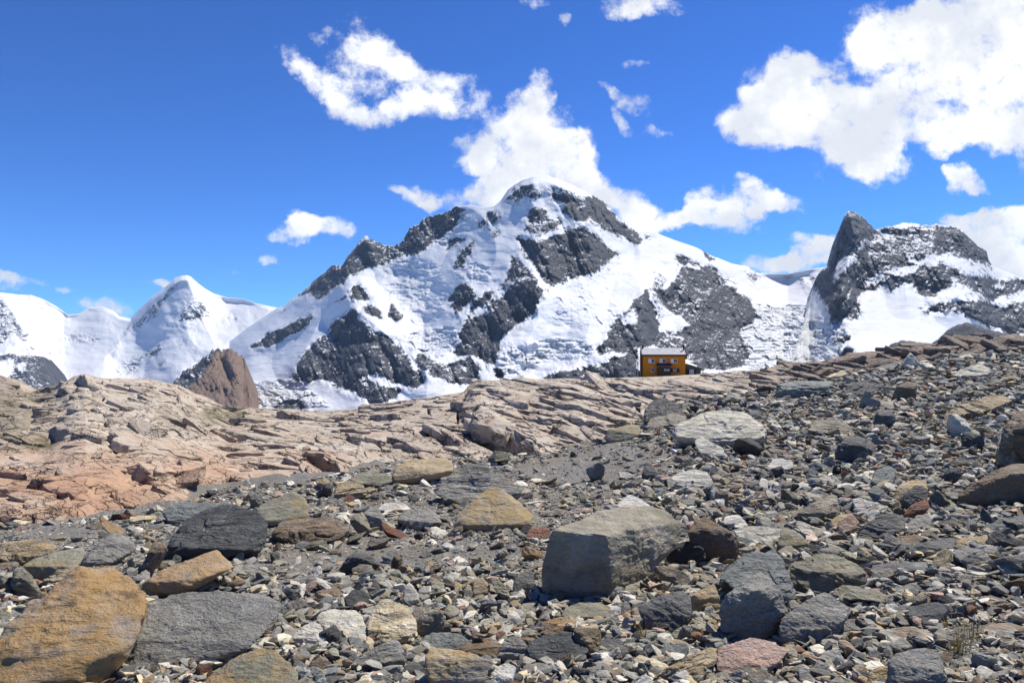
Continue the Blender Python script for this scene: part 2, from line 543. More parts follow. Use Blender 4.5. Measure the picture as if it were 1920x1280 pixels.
def build_mountains():
    M = mountain_material()
    # --- far massif on the left
    sky1 = [(-1100, 640), (-900, 600), (-700, 560), (-560, 585), (-420, 530), (-300, 555), (-200, 545), (-60, 545), (0, 548), (33, 552), (57, 553), (80, 560), (107, 575), (127, 590), (147, 588), (167, 577), (193, 575), (213, 583), (223, 592), (245, 597),
            (263, 577), (283, 558), (307, 540), (327, 523), (340, 517), (350, 516), (357, 518), (370, 530), (383, 540), (400, 550), (427, 558), (457, 560), (477, 568), (520, 577), (560, 590), (640, 620)]
    rock_and_shade1 = [(P2(-60, 240, 0, 240, 40, 280, 90, 330, 130, 400, 180, 440, 140, 490, 100, 450, 60, 470, 0, 500, -60, 520), .66),
             (P2(110, 225, 160, 220, 220, 260, 270, 310, 260, 350, 220, 320, 200, 270), .5), (P2(290, 320, 390, 340, 380, 380, 300, 350), .3),
             (P2(570, 380, 600, 360, 690, 380, 610, 420), .3), (P2(290, 430, 400, 440, 560, 460, 540, 480, 400, 480), .28),
             (P2(1000, 350, 1030, 270, 1100, 230, 1160, 280, 1200, 350, 1120, 370, 1060, 350, 990, 370), .44),
             (P2(1220, 380, 1290, 320, 1350, 330, 1340, 360, 1270, 390), .36),  # shaded snow below the right shoulder, toned dark through the rock mask
             (P2(1065, 400, 1090, 368, 1112, 400, 1110, 412), .75), (P2(840, 290, 880, 265, 960, 180, 990, 150, 1000, 175, 930, 250, 870, 350), .4),  # last outline: shade on the peak's left flank, painted as thin rock
             (P2(580, 580, 620, 520, 700, 420, 860, 270, 870, 330, 720, 450, 640, 560), .33), (P2(700, 640, 800, 570, 890, 490, 920, 500, 840, 580, 720, 640), .5),  # begins with the shade of the lower left ridge, drawn as rock tone
             (P2(980, 520, 1010, 490, 1050, 500, 990, 530), .8), (P2(860, 620, 920, 570, 900, 610, 870, 625), .62), (P2(760, 690, 820, 650, 840, 640, 790, 690), .62), (P2(640, 670, 700, 640, 760, 690, 640, 690), .4)]
    ice1 = [(P2(150, 500, 300, 500, 380, 560, 300, 590, 120, 560), .6), (P2(280, 420, 560, 440, 540, 490, 320, 480), .6), (P2(640, 640, 780, 560, 800, 640, 700, 700), .7)]
    carve1 = [([(340, 517), (285, 575), (235, 630), (195, 672)], 260, 75), ([(350, 520), (375, 590), (400, 640)], 160, 50), ([(0, 548), (45, 620)], 250, 60),
              ([(60, 600), (150, 640), (250, 690)], -120, 90), ([(455, 562), (400, 610)], -200, 50), ([(520, 577), (400, 660), (330, 700)], 160, 60)]
    build_mountain("mountain", M, -1100, 640, 1.5, sky1, [(-1100, 9300), (120, 9200), (340, 8500), (520, 7800), (640, 7600)], [(-1100, 5200), (640, 5000)], 830, 230,
                   rock_and_shade1, ice1, carve=carve1, jag=2.0, big=230, wave=1500, rough=34, snowrough=26, seed=11)
    # --- the great snow dome in the middle, with the saddle on its right
    sky2 = [(430, 640), (470, 610), (520, 577), (530, 575), (545, 562), (564, 549), (579, 537), (590, 524), (606, 512), (620, 500), (631, 497), (642, 496), (661, 468), (674, 453), (683, 444), (689, 441),
            (694, 446), (699, 451), (717, 459), (736, 462), (753, 455), (766, 432), (770, 427), (785, 419), (796, 408), (815, 404), (830, 401), (856, 387), (882, 384), (905, 389), (927, 386),
            (939, 376), (953, 355), (965, 346), (978, 338), (1000, 331), (1028, 330), (1057, 340), (1090, 356), (1116, 369), (1136, 382), (1159, 409), (1175, 420), (1202, 433), (1228, 435), (1241, 441),
            (1267, 451), (1306, 464), (1339, 481), (1372, 494), (1402, 500), (1419, 511), (1449, 513), (1479, 513), (1508, 507), (1526, 503), (1560, 500), (1600, 500), (1700, 510)]
    rock2 = [
        (P3(375, 600, 400, 550, 480, 470, 540, 465, 590, 390, 665, 318, 700, 345, 760, 375, 700, 480, 600, 520, 540, 560, 430, 635, 390, 620), .72),
        (P3(755, 375, 835, 355, 880, 280, 950, 230, 1110, 178, 1150, 185, 1110, 270, 1010, 360, 940, 410, 820, 440, 720, 480, 700, 480), .60),
        (P3(315, 620, 375, 580, 380, 600, 330, 630), .6), (P3(225, 690, 250, 680, 250, 700, 235, 705), .7),
        (P3(1060, 380, 1090, 350, 1150, 342, 1130, 370, 1065, 400), .6),
        (P3(1180, 340, 1205, 335, 1195, 400, 1150, 480, 1110, 495, 1105, 465, 1150, 400), .72),
        (P3(1215, 265, 1260, 200, 1330, 220, 1320, 260, 1250, 280, 1220, 290), .52), (P3(1270, 285, 1330, 320, 1310, 360, 1280, 310), .6),
        (P3(575, 590, 600, 560, 640, 600, 690, 660, 660, 660, 580, 640), .92), (P3(640, 680, 690, 665, 740, 710, 725, 740, 650, 700), .85),
        (P3(770, 680, 790, 660, 840, 720, 830, 745, 790, 755, 755, 730), .92), (P3(470, 680, 520, 640, 560, 600, 575, 600, 560, 625, 500, 665), .66),
        (P3(605, 695, 640, 740, 735, 825, 740, 850, 600, 870, 480, 900, 330, 980, 350, 920, 400, 860, 500, 760, 560, 720), .66),
        (P3(735, 820, 830, 880, 880, 930, 900, 980, 930, 1010, 950, 1050, 900, 1090, 850, 1085, 760, 1050, 700, 1010, 600, 1060, 470, 1060, 310, 1050, 300, 1020, 340, 930, 480, 860, 620, 830), .93),
        (P3(470, 1075, 600, 1040, 700, 1050, 800, 1080, 830, 1110, 820, 1150, 700, 1175, 620, 1130, 560, 1110), .7), (P3(620, 1090, 760, 1070, 840, 1110, 810, 1150, 690, 1175, 640, 1140), .9),
        (P3(60, 890, 150, 830, 230, 790, 300, 750, 400, 725, 390, 745, 320, 800, 240, 850, 120, 890), .84),
        (P3(1045, 660, 1090, 600, 1170, 555, 1210, 590, 1215, 620, 1160, 690, 1100, 730, 1085, 690, 1090, 660), .72),
        (P3(1385, 425, 1405, 425, 1420, 445, 1480, 500, 1520, 570, 1440, 620, 1280, 620, 1340, 560, 1365, 510), .62),
        (P3(1500, 540, 1540, 600, 1530, 640, 1480, 720, 1400, 780, 1340, 830, 1320, 900, 1300, 990, 1220, 940, 1150, 920, 1080, 920, 1080, 890, 1130, 850, 1110, 820, 1160, 760, 1180, 700, 1200, 650, 1280, 590, 1400, 600), .86),
        (P3(1230, 670, 1280, 690, 1270, 715, 1180, 750, 1175, 740), -.85), (P3(1330, 560, 1400, 560, 1340, 630, 1230, 680), -.6), (P3(1290, 690, 1270, 660, 1300, 720), -.8),
        (P3(890, 920, 940, 905, 1010, 940, 1040, 960, 1110, 940, 1170, 930, 1230, 990, 1210, 1040, 1070, 1060, 990, 1030, 930, 990), .74),
        (P3(890, 910, 935, 900, 985, 935, 1010, 1000, 930, 990), .9), (P3(1290, 990, 1340, 1000, 1350, 1040, 1300, 1045), .9), (P3(1085, 1040, 1200, 1000, 1230, 1040, 1180, 1080, 1080, 1070), .8),
        (P3(1540, 1042, 1640, 1000, 1720, 985, 1720, 1040), .96),
        (P3(170, 1200, 220, 1165, 320, 1155, 350, 1180, 340, 1205), .85), (P3(95, 1190, 115, 1178, 130, 1200), .7),
        (P4(470, 150, 540, 135, 600, 160, 650, 160, 720, 150, 770, 190, 800, 230, 850, 265, 840, 320, 800, 320, 730, 310, 690, 290, 640, 280, 580, 265, 530, 240, 560, 190, 480, 170), .76),
        (P4(640, 165, 720, 150, 770, 190, 800, 225, 852, 268, 845, 325, 800, 320, 740, 300, 700, 240), .86), (P4(640, 165, 690, 170, 680, 230, 640, 200), -.5),
        (P4(860, 275, 900, 305, 980, 365, 1000, 410, 960, 420, 900, 390, 850, 360, 770, 340, 760, 320, 840, 330), .72), (P4(990, 350, 1060, 375, 1095, 400, 1080, 410, 1000, 400), .46),
        (P4(180, 180, 250, 95, 330, 80, 440, 100, 400, 150, 250, 160), .50), (P4(440, 90, 600, 110, 620, 150, 470, 140), .36),
        (P4(330, 250, 360, 210, 420, 230, 480, 270, 530, 300, 510, 330, 450, 350, 380, 370, 320, 350, 300, 300), .56), (P4(40, 330, 110, 240, 180, 250, 190, 290, 100, 320), .42), (P4(110, 330, 190, 370, 150, 410), .5),
        (P4(265, 360, 300, 390, 380, 400, 500, 375, 590, 325, 640, 325, 720, 370, 790, 420, 870, 465, 800, 510, 740, 560, 640, 600, 560, 620, 480, 660, 430, 640, 380, 580, 330, 510, 290, 440, 260, 390), .68),
        (P4(340, 430, 480, 430, 700, 420, 820, 470, 700, 560, 560, 600, 480, 640, 420, 580), .76), (P4(500, 420, 570, 440, 540, 460, 490, 440), -.7),
        (P4(1160, 490, 1200, 485, 1260, 500, 1330, 540, 1390, 545, 1420, 600, 1500, 660, 1540, 700, 1600, 740, 1640, 820, 1640, 870, 1560, 910, 1590, 1050, 1560, 1130, 1300, 1140, 1230, 1080, 1060, 1000, 1080, 920, 1200, 900, 1270, 890, 1200, 850, 1160, 800, 1100, 750, 1050, 690, 1130, 660, 1180, 620, 1210, 560), .66),
        (P4(1400, 640, 1500, 680, 1600, 740, 1645, 820, 1640, 870, 1560, 910, 1590, 1050, 1560, 1130, 1320, 1140, 1200, 1010, 1300, 860), .80), (P4(1170, 490, 1230, 500, 1260, 520, 1220, 560, 1180, 540), .9),
        (P4(1240, 525, 1320, 550, 1310, 565, 1240, 545), -.8), (P4(1030, 590, 1120, 580, 1140, 640, 1060, 670), .42),
        (P4(1000, 678, 1040, 720, 1060, 800, 1090, 870, 1070, 930, 1060, 1000, 980, 1020, 960, 1060, 720, 1070, 740, 1010, 790, 950, 780, 900, 830, 850, 900, 790, 940, 740), .74),
        (P4(1000, 720, 1050, 800, 1085, 870, 1065, 990, 980, 1020, 960, 1060, 740, 1060, 790, 960, 900, 900), .84), (P4(880, 820, 960, 800, 970, 880, 860, 900), -.6),
        (P4(600, 1165, 700, 1110, 820, 1065, 960, 1060, 980, 1180, 700, 1200), .82), (P4(420, 1195, 560, 1130, 610, 1132, 600, 1180, 500, 1200), .97), (P4(740, 1060, 800, 1040, 950, 1050, 820, 1075, 700, 1110, 690, 1095), -.8),
        (P4(1305, 445, 1360, 470, 1400, 500, 1410, 530, 1380, 510), .72), (P4(1430, 490, 1460, 500, 1455, 512), .6),
        (P5(90, 470, 180, 490, 250, 560, 180, 570), .36), (P5(0, 540, 60, 570, 60, 600, 0, 590), .4), (P5(610, 450, 650, 410, 690, 400, 640, 460), .6), (P5(440, 560, 560, 540, 580, 600, 500, 600), .34),
    ]
    ice2 = [(P5(190, 700, 400, 715, 600, 720, 720, 830, 660, 1000, 560, 1110, 120, 1120, 90, 900), 1.0), (P5(440, 540, 580, 540, 610, 700, 500, 640), .4),
            (P4(480, 700, 700, 690, 900, 800, 800, 900, 500, 900), .25), (P4(350, 960, 700, 990, 720, 1070, 400, 1080), .75), (P4(540, 660, 1000, 520, 960, 640, 700, 720), .15),
            (P4(160, 1060, 330, 1000, 420, 1100, 300, 1190, 160, 1190), .8),
            (P3(780, 820, 1100, 790, 1110, 880, 1020, 930, 900, 910), .9), (P3(730, 560, 1040, 520, 1080, 640, 1000, 770, 880, 760, 760, 640), .4), (P3(1080, 480, 1260, 470, 1280, 560, 1130, 560), .6),
            (P3(700, 470, 900, 440, 1060, 480, 1000, 520, 760, 530), .45), (P3(60, 1060, 300, 1040, 480, 1190, 130, 1190), 1.0), (P3(980, 380, 1180, 230, 1220, 270, 1100, 380), .4), (P3(1320, 850, 1700, 850, 1690, 950, 1320, 980), .2)]
    dust2 = [(P3(40, 890, 320, 800, 400, 880, 300, 1000, 60, 1010), .7), (P3(150, 1040, 320, 1020, 470, 1190, 170, 1190), 1.0), (P3(840, 1130, 960, 1040, 1000, 1060, 900, 1110), .8)]
    carve2 = [([(1003, 545), (1010, 600), (945, 720)], 150, 60), ([(1208, 545), (1190, 640), (1160, 690)], 170, 60), ([(1370, 500), (1400, 570), (1420, 620), (1390, 690)], 130, 60),
              ([(667, 580), (740, 640), (800, 690)], 190, 65), ([(655, 530), (600, 600), (560, 680)], 150, 50), ([(1000, 332), (950, 400), (900, 480), (870, 520)], 130, 60),
              ([(1060, 345), (1140, 470), (1050, 560)], 90, 50), ([(1130, 480), (1050, 560), (1000, 700)], -150, 70), ([(840, 470), (800, 560), (790, 650)], -220, 90),
              ([(1255, 560), (1240, 610)], -90, 40), ([(690, 441), (640, 520), (560, 590), (470, 650)], 140, 50), ([(1480, 520), (1470, 600), (1470, 700)], -180, 70)]
    build_mountain("mountain", M, 430, 1700, 1.25, sky2, [(430, 6200), (700, 5450), (1000, 4850), (1250, 4900), (1420, 5200), (1700, 5200)], [(430, 3300), (800, 2600), (1200, 2500), (1700, 2700)], 800, 380,
                   rock2, ice2, dust=dust2, carve=carve2, jag=3.0, big=120, wave=900, rough=40, snowrough=27, seed=23, bands=0)
    # --- the rock tower and plateau on the right
    sky3 = [(1420, 790), (1455, 735), (1485, 680), (1506, 620), (1518, 572), (1524, 545), (1528, 526), (1538, 508), (1551, 496), (1562, 485), (1568, 461), (1571, 445), (1574, 428), (1578, 420), (1583, 405), (1588, 398), (1592, 396), (1600, 397), (1606, 399), (1618, 409), (1633, 422), (1640, 429), (1645, 431),
            (1652, 428), (1669, 424), (1695, 418), (1728, 422), (1758, 421), (1787, 424), (1797, 427), (1805, 433), (1817, 446), (1829, 458), (1850, 473), (1854, 488), (1862, 499), (1882, 508), (1920, 523), (2000, 550), (2150, 540), (2300, 505), (2500, 520), (2700, 560), (2900, 640)]
    rock3 = [
        (P5(540, 560, 640, 480, 690, 340, 715, 230, 745, 150, 780, 112, 835, 120, 925, 200, 960, 240, 880, 300, 800, 400, 740, 440, 700, 480, 690, 560, 740, 600, 780, 620, 780, 660, 870, 740, 820, 810, 690, 835, 660, 760, 600, 650, 560, 620), .70),
        (P5(540, 560, 640, 480, 690, 340, 715, 230, 745, 150, 780, 112, 800, 200, 780, 350, 690, 480, 640, 640, 580, 640), .80),
        (P5(955, 245, 1040, 210, 1240, 205, 1440, 210, 1540, 285, 1655, 380, 1670, 430, 1700, 475, 1600, 450, 1400, 400, 1300, 400, 1200, 430, 1130, 400, 1000, 400, 880, 430, 800, 430, 850, 360), .54),
        (P5(1340, 215, 1450, 215, 1545, 290, 1655, 380, 1670, 440, 1560, 420, 1450, 350, 1320, 320), .74),
        (P5(700, 560, 760, 480, 880, 430, 1000, 400, 1130, 400, 1200, 440, 1300, 460, 1400, 450, 1480, 480, 1500, 540, 1560, 540, 1640, 540, 1750, 560, 1900, 560, 1900, 620, 1800, 650, 1700, 690, 1640, 660, 1560, 610, 1480, 590, 1400, 600, 1300, 660, 1220, 660, 1210, 590, 1130, 570, 1040, 620, 1030, 580, 900, 620, 820, 700, 780, 640), .70),
        (P5(1050, 490, 1100, 470, 1230, 455, 1200, 510, 1060, 530), -.92), (P5(960, 510, 1050, 460, 1030, 570, 900, 600, 860, 570), -.55), (P5(1060, 520, 1200, 520, 1240, 600, 1220, 650, 1130, 565), .8),
        (P5(1440, 545, 1500, 600, 1440, 620, 1420, 600), -.6), (P5(1640, 640, 1740, 560, 1760, 600, 1680, 650), -.7), (P5(1740, 700, 1890, 620, 1890, 720, 1800, 740), -.7),
        (P5(1210, 750, 1300, 700, 1420, 690, 1560, 680, 1700, 710, 1800, 730, 1900, 700, 2300, 760, 2300, 900, 1750, 890, 1700, 840, 1640, 820, 1560, 780, 1440, 740, 1340, 770), .74),
        (P5(1640, 770, 1760, 740, 1900, 760, 2300, 800, 2300, 950, 1740, 890, 1690, 840), .9), (P5(1900, 540, 2300, 640, 2300, 720, 1900, 620), .7),
        (P5(725, 930, 780, 885, 805, 910, 740, 960), .84), (P5(730, 1040, 760, 980, 830, 975, 800, 1050), .84), (P5(690, 1030, 720, 990, 740, 1040), .6),
    ]
    carve3 = [([(1592, 396), (1600, 440), (1590, 500), (1575, 560)], 190, 34), ([(1645, 431), (1620, 480), (1610, 540)], -70, 30), ([(1695, 520), (1700, 560)], 60, 40), ([(1730, 425), (1760, 500), (1800, 560)], 90, 60)]
    dust3 = [(P5(640, 1000, 900, 800, 1250, 640, 1200, 700, 900, 900), .35), (P5(1080, 790, 1140, 760, 1120, 830), .8)]
    ice3 = [(P5(560, 1050, 700, 830, 760, 860, 720, 1060), .8), ([(1400, 800), (1460, 700), (1510, 590), (1540, 590), (1585, 670), (1560, 800)], 1.0)]
    build_mountain("mountain", M, 1420, 2900, 1.25, sky3, [(1420, 2690), (1455, 3160), (1485, 3650), (1506, 4180), (1518, 4420), (1530, 4480), (1590, 4560), (1645, 4700), (1800, 4800), (2150, 5000), (2900, 5000)], [(1420, 2620), (1521, 2640), (1700, 2500), (2150, 2400), (2900, 2400)], 800, 340,
                   rock3, ice3, dust=dust3, carve=carve3, jag=2.6, big=80, wave=600, rough=46, snowrough=12, seed=37, bands=11)
    # --- nearer bare hills
    build_mountain("hill", M, 318, 480, 1.25, [(318, 722), (330, 712), (353, 693), (380, 673), (400, 657), (412, 656), (420, 655), (437, 656), (452, 664), (457, 668), (460, 690), (464, 715), (467, 740), (480, 775)],
                   [(318, 3600), (420, 3900), (480, 3500)], [(318, 2700), (480, 2700)], 810, 130,
                   [([(300, 800), (300, 700), (452, 630), (480, 680), (480, 810)], .97)], warm=[([(345, 810), (352, 725), (384, 695), (404, 664), (470, 640), (500, 830)], .97)], jag=7, big=40, wave=260, rough=38, snowrough=6, seed=51)
    build_mountain("hill", M, -900, 118, 1.5, [(-900, 730), (-500, 690), (-200, 676), (0, 666), (17, 663), (37, 666), (73, 667), (88, 671), (98, 676), (103, 690), (106, 720), (118, 760)],
                   [(-900, 6200), (118, 6000)], [(-900, 4300), (118, 4300)], 800, 110,
                   [([(-910, 640), (130, 640), (130, 800), (-910, 800)], .92), (P2(-30, 610, 90, 575, 85, 640, 60, 690, -30, 690), -.8), (P2(110, 605, 150, 620, 140, 665, 115, 640), -.9)], jag=1.5, big=60, wave=700, rough=26, seed=53)
    build_mountain("hill", M, 1650, 2150, 1.5, [(1650, 668), (1660, 655), (1672, 643), (1692, 638), (1720, 641), (1745, 645), (1758, 637), (1776, 618), (1795, 609), (1811, 605), (1825, 607), (1847, 615), (1880, 624), (1925, 632), (2150, 640)],
                   [(1650, 2500), (2150, 2500)], [(1650, 1900), (2150, 1900)], 790, 90, [([(1600, 560), (2200, 560), (2200, 800), (1600, 800)], 1.2)], jag=2.0, big=25, wave=240, rough=13, seed=57)


def build_glacier():
    """the snow basin between the ridge and the mountains, far below the eye"""
    xs = np.linspace(-9000, 9000, 90); ys = np.geomspace(700, 13000, 70)
    X, Y = np.meshgrid(xs, ys)
    p = np.stack([X.ravel(), Y.ravel()], 1)
    Z = -505 + 22 * fbm(p / 900, 4, .5, 900)
    n = len(p)
    me = mesh_np("glacier", np.stack([p[:, 0], p[:, 1], Z], 1), grid_faces(70, 90), bpy.data.materials["snow_and_rock"], True,
                 {'rock': ('FLOAT', np.zeros(n)), 'ice': ('FLOAT', np.full(n, .3)), 'warm': ('FLOAT', np.zeros(n)), 'dust': ('FLOAT', np.full(n, .2))})
    tag(link("glacier", me), kind='structure')


build_mountains()
build_glacier()
print("mountains", round(time.time() - T_START, 1))

# ------------------------------------------------------------------ near terrain
SKYLINE = [(-2000, 700), (-200, 690), (0, 706), (40, 718), (60, 726), (75, 730), (110, 718), (130, 707), (140, 702), (160, 700), (180, 706), (200, 708), (235, 711), (270, 710), (300, 714), (330, 721), (365, 735), (400, 752),
           (430, 767), (445, 766), (465, 760), (480, 765), (520, 766), (560, 769), (600, 771), (640, 768), (700, 760), (780, 746), (850, 737), (868, 735), (876, 728), (884, 714), (900, 712), (960, 712), (1040, 709), (1120, 708), (1200, 707),
           (1260, 705), (1300, 702), (1350, 699), (1400, 694), (1450, 692), (1500, 686), (1560, 679), (1600, 667), (1640, 661), (1700, 655), (1750, 648), (1785, 640), (1792, 631), (1830, 628), (1860, 631), (1900, 632), (1920, 630), (2150, 605), (4000, 520)]
EDGE = [(-3000, 1000), (0, 988), (100, 985), (230, 968), (320, 955), (430, 915), (560, 905), (640, 892), (730, 872), (860, 862), (1000, 852), (1080, 838), (1140, 818), (1200, 790), (1240, 770), (1320, 748), (1450, 734), (1520, 716), (1600, 702), (1700, 684), (1800, 672), (1860, 664), (1920, 658), (4000, 560)]
RIDGE_D = [(-3000, 27), (0, 27), (160, 27), (440, 33), (640, 33), (870, 32), (1200, 34), (1450, 37), (1700, 43), (1900, 48), (4000, 50)]
MORAINE = {
    -3000: [(2600, 1.2), (1600, 2.3), (1280, 3.6), (1150, 5.2), (1050, 7.6), (985, 11), (900, 24)],
    0: [(2600, 1.2), (1600, 2.3), (1280, 3.6), (1150, 5.2), (1050, 7.6), (985, 11), (900, 24)],
    600: [(2600, 1.2), (1600, 2.3), (1280, 3.6), (1150, 5.2), (1050, 7.6), (1000, 9.4), (950, 12), (890, 17), (840, 27)],
    1000: [(2600, 1.2), (1600, 2.3), (1280, 3.6), (1150, 5.2), (1050, 7.4), (1000, 9), (950, 11.2), (900, 15), (850, 21), (800, 31)],
    1400: [(2600, 1.2), (1600, 2.3), (1280, 3.5), (1150, 4.9), (1050, 6.8), (1000, 8.2), (950, 10), (900, 12.7), (850, 16.5), (800, 21.5), (745, 29), (700, 40)],
    1900: [(2600, 1.2), (1600, 2.2), (1280, 3.4), (1150, 4.6), (1050, 6.2), (1000, 7.4), (950, 9.1), (900, 11.5), (850, 14.5), (800, 19), (750, 26), (700, 34), (655, 42), (600, 55)],
    4000: [(2600, 1.2), (1600, 2.2), (1280, 3.4), (1150, 4.6), (1050, 6.2), (950, 8.5), (850, 12), (750, 18), (650, 27), (560, 42), (500, 55)],
}
TU = np.arange(-3000, 4001, 10.0)
TL = np.linspace(math.log(0.9), math.log(1400), 700)
TD = np.exp(TL)


def build_table():
    keys = sorted(MORAINE)
    cols = []
    for k in keys:
        p = sorted((d, (VH - v) / FOC * d) for v, d in MORAINE[k])
        cols.append(np.interp(TD, [a for a, _ in p], [b for _, b in p]))
    cols = np.array(cols)
    Z = np.zeros((len(TU), len(TD)))
    DB = np.zeros(len(TU)); DR = np.zeros(len(TU))
    for i, u in enumerate(TU):
        j = min(max(np.searchsorted(keys, u, 'right') - 1, 0), len(keys) - 2)
        t = (u - keys[j]) / (keys[j + 1] - keys[j]); t = t * t * (3 - 2 * t)
        zm = cols[j] * (1 - t) + cols[j + 1] * t
        vm = np.minimum.accumulate(VH - FOC * zm / TD)
        vb = interp(EDGE, [u])[0]
        db = float(np.interp(-vb, -vm, TD)); zb = (VH - vb) / FOC * db
        dr = interp(RIDGE_D, [u])[0]; dr = max(dr, db + 3)
        zr = (VH - interp(SKYLINE, [u])[0]) / FOC * dr
        DB[i], DR[i] = db, dr
        s = np.clip((TD - db) / (dr - db), 0, 1)
        bulge = 0.35 * np.sin(np.pi * s) * interp([(-3000, .6), (0, .6), (160, .9), (440, .2), (700, .25), (900, .4), (1300, .2), (1600, 0), (4000, 0)], [u])[0]
        zbed = zb + (zr - zb) * s + bulge
        hut = math.exp(-((u - 1262) / 95.0) ** 4)
        kk = 0.0012 * hut + 0.03 * (1 - hut)
        back = (zr * TD / dr if zr < 0 else np.full(len(TD), zr)) - kk * (TD - dr)
        back = np.where(TD > 200, back - (TD - 200) * .55, back)
        Z[i] = np.where(TD < db, zm, np.where(TD < dr, zbed, np.maximum(back, -520)))
    return Z, DB, DR


TZ, TDB, TDR = build_table()


def terrain(x, y):
    x = np.asarray(x, float); y = np.maximum(np.asarray(y, float), 0.9)
    fu = np.clip((UC + FOC * x / y - TU[0]) / 10.0, 0, len(TU) - 1.001)
    fd = np.clip((np.log(y) - TL[0]) / (TL[1] - TL[0]), 0, len(TL) - 1.001)
    i = fu.astype(int); j = fd.astype(int); a = fu - i; b = fd - j
    return (TZ[i, j] * (1 - a) + TZ[i + 1, j] * a) * (1 - b) + (TZ[i, j + 1] * (1 - a) + TZ[i + 1, j + 1] * a) * b


def ground_depth(u, v):
    """depth at which the near terrain is seen at heading u, height v"""
    i = int(np.clip(round((u - TU[0]) / 10), 0, len(TU) - 1))
    k = TD < TDR[i]
    vv = VH - FOC * TZ[i][k] / TD[k]
    vv = np.minimum.accumulate(vv)
    return float(np.interp(-v, -vv, TD[k]))


def at(u, v, d):
    return np.array([(u - UC) / FOC * d, d, (VH - v) / FOC * d])


def edge_depth(x, y):
    u = UC + FOC * x / np.maximum(y, .9)
    p = np.stack([x, y], 1)
    return np.interp(u, TU, TDB) * (1 + .07 * fbm(p / 1.6, 4, .6, 71) + .05 * vnoise(p / 5.0, 72)), np.interp(u, TU, TDR)


def micro(x, y):
    p = np.stack([x, y], 1)
    return 0.05 * fbm(p / 1.3, 4, .5, 61) + 0.016 * fbm(p / .16, 4, .6, 62)


def gravel_material():
    m, N, b = mat_new("moraine_gravel")
    tc = N.n('ShaderNodeTexCoord').outputs['Object']
    warp = N.vmath('ADD', tc, N.vmath('SCALE', N.noise(tc, 30, 3, .5, color=True), s=0.03))
    c1 = N.voronoi(warp, 34.0, out='Color'); d1 = N.voronoi(warp, 34.0)
    c2 = N.voronoi(warp, 95.0, out='Color'); d2 = N.voronoi(warp, 95.0)
    def stone_colour(c):
        s = N.n('ShaderNodeSeparateColor'); N.put(s.inputs[0], c)
        r = N.n('ShaderNodeValToRGB'); N.put(r.inputs[0], s.outputs[0])
        e = r.color_ramp.elements
        e[0].position = 0.0; e[0].color = (.05, .05, .047, 1)
        e[1].position = 1.0; e[1].color = (.60, .58, .54, 1)
        for pos, col in ((.25, (.11, .109, .102, 1)), (.45, (.17, .163, .145, 1)), (.62, (.22, .19, .145, 1)), (.75, (.14, .142, .135, 1)), (.88, (.34, .33, .305, 1))):
            k = e.new(pos); k.color = col
        return r.outputs[0]
    big = N.maprange(N.noise(tc, 2.2, 5, .6), .46, .60, 0, 1, smooth=True)
    col = N.mix(N.math('MULTIPLY', big, .75), stone_colour(c2), stone_colour(c1))
    sand = N.maprange(N.noise(N.vmath('ADD', tc, (9, 4, 2)), 0.8, 6, .6), .45, .62, 0, .75, smooth=True)
    col = N.mix(sand, col, N.mix(N.noise(tc, 160, 4, .7), (.09, .084, .07), (.26, .24, .205)))
    warmth = N.maprange(N.noise(N.vmath('ADD', tc, (3, 14, 2)), 0.35, 4, .6), .45, .65, 0, .30, smooth=True)
    col = N.mix(warmth, col, (.20, .15, .10))
    moss = N.maprange(N.noise(N.vmath('ADD', tc, (31, 4, 7)), 0.9, 7, .65), .66, .74, 0, .6, smooth=True)
    col = N.mix(moss, col, (.075, .08, .03))
    N.put(b.inputs['Base Color'], col)
    N.put(b.inputs['Roughness'], .9)
    h = N.math('ADD', N.math('MULTIPLY', N.math('SUBTRACT', 1.0, d1), N.math('MULTIPLY', big, 0.022)), N.math('MULTIPLY', N.math('SUBTRACT', 1.0, d2), 0.008))
    h = N.math('ADD', h, N.math('MULTIPLY', N.noise(tc, 40, 6, .7), .012))
    bump = N.n('ShaderNodeBump'); bump.inputs['Strength'].default_value = 1.0; bump.inputs['Distance'].default_value = 1.0
    N.put(bump.inputs['Height'], h); N.put(b.inputs['Normal'], bump.outputs[0])
    return m


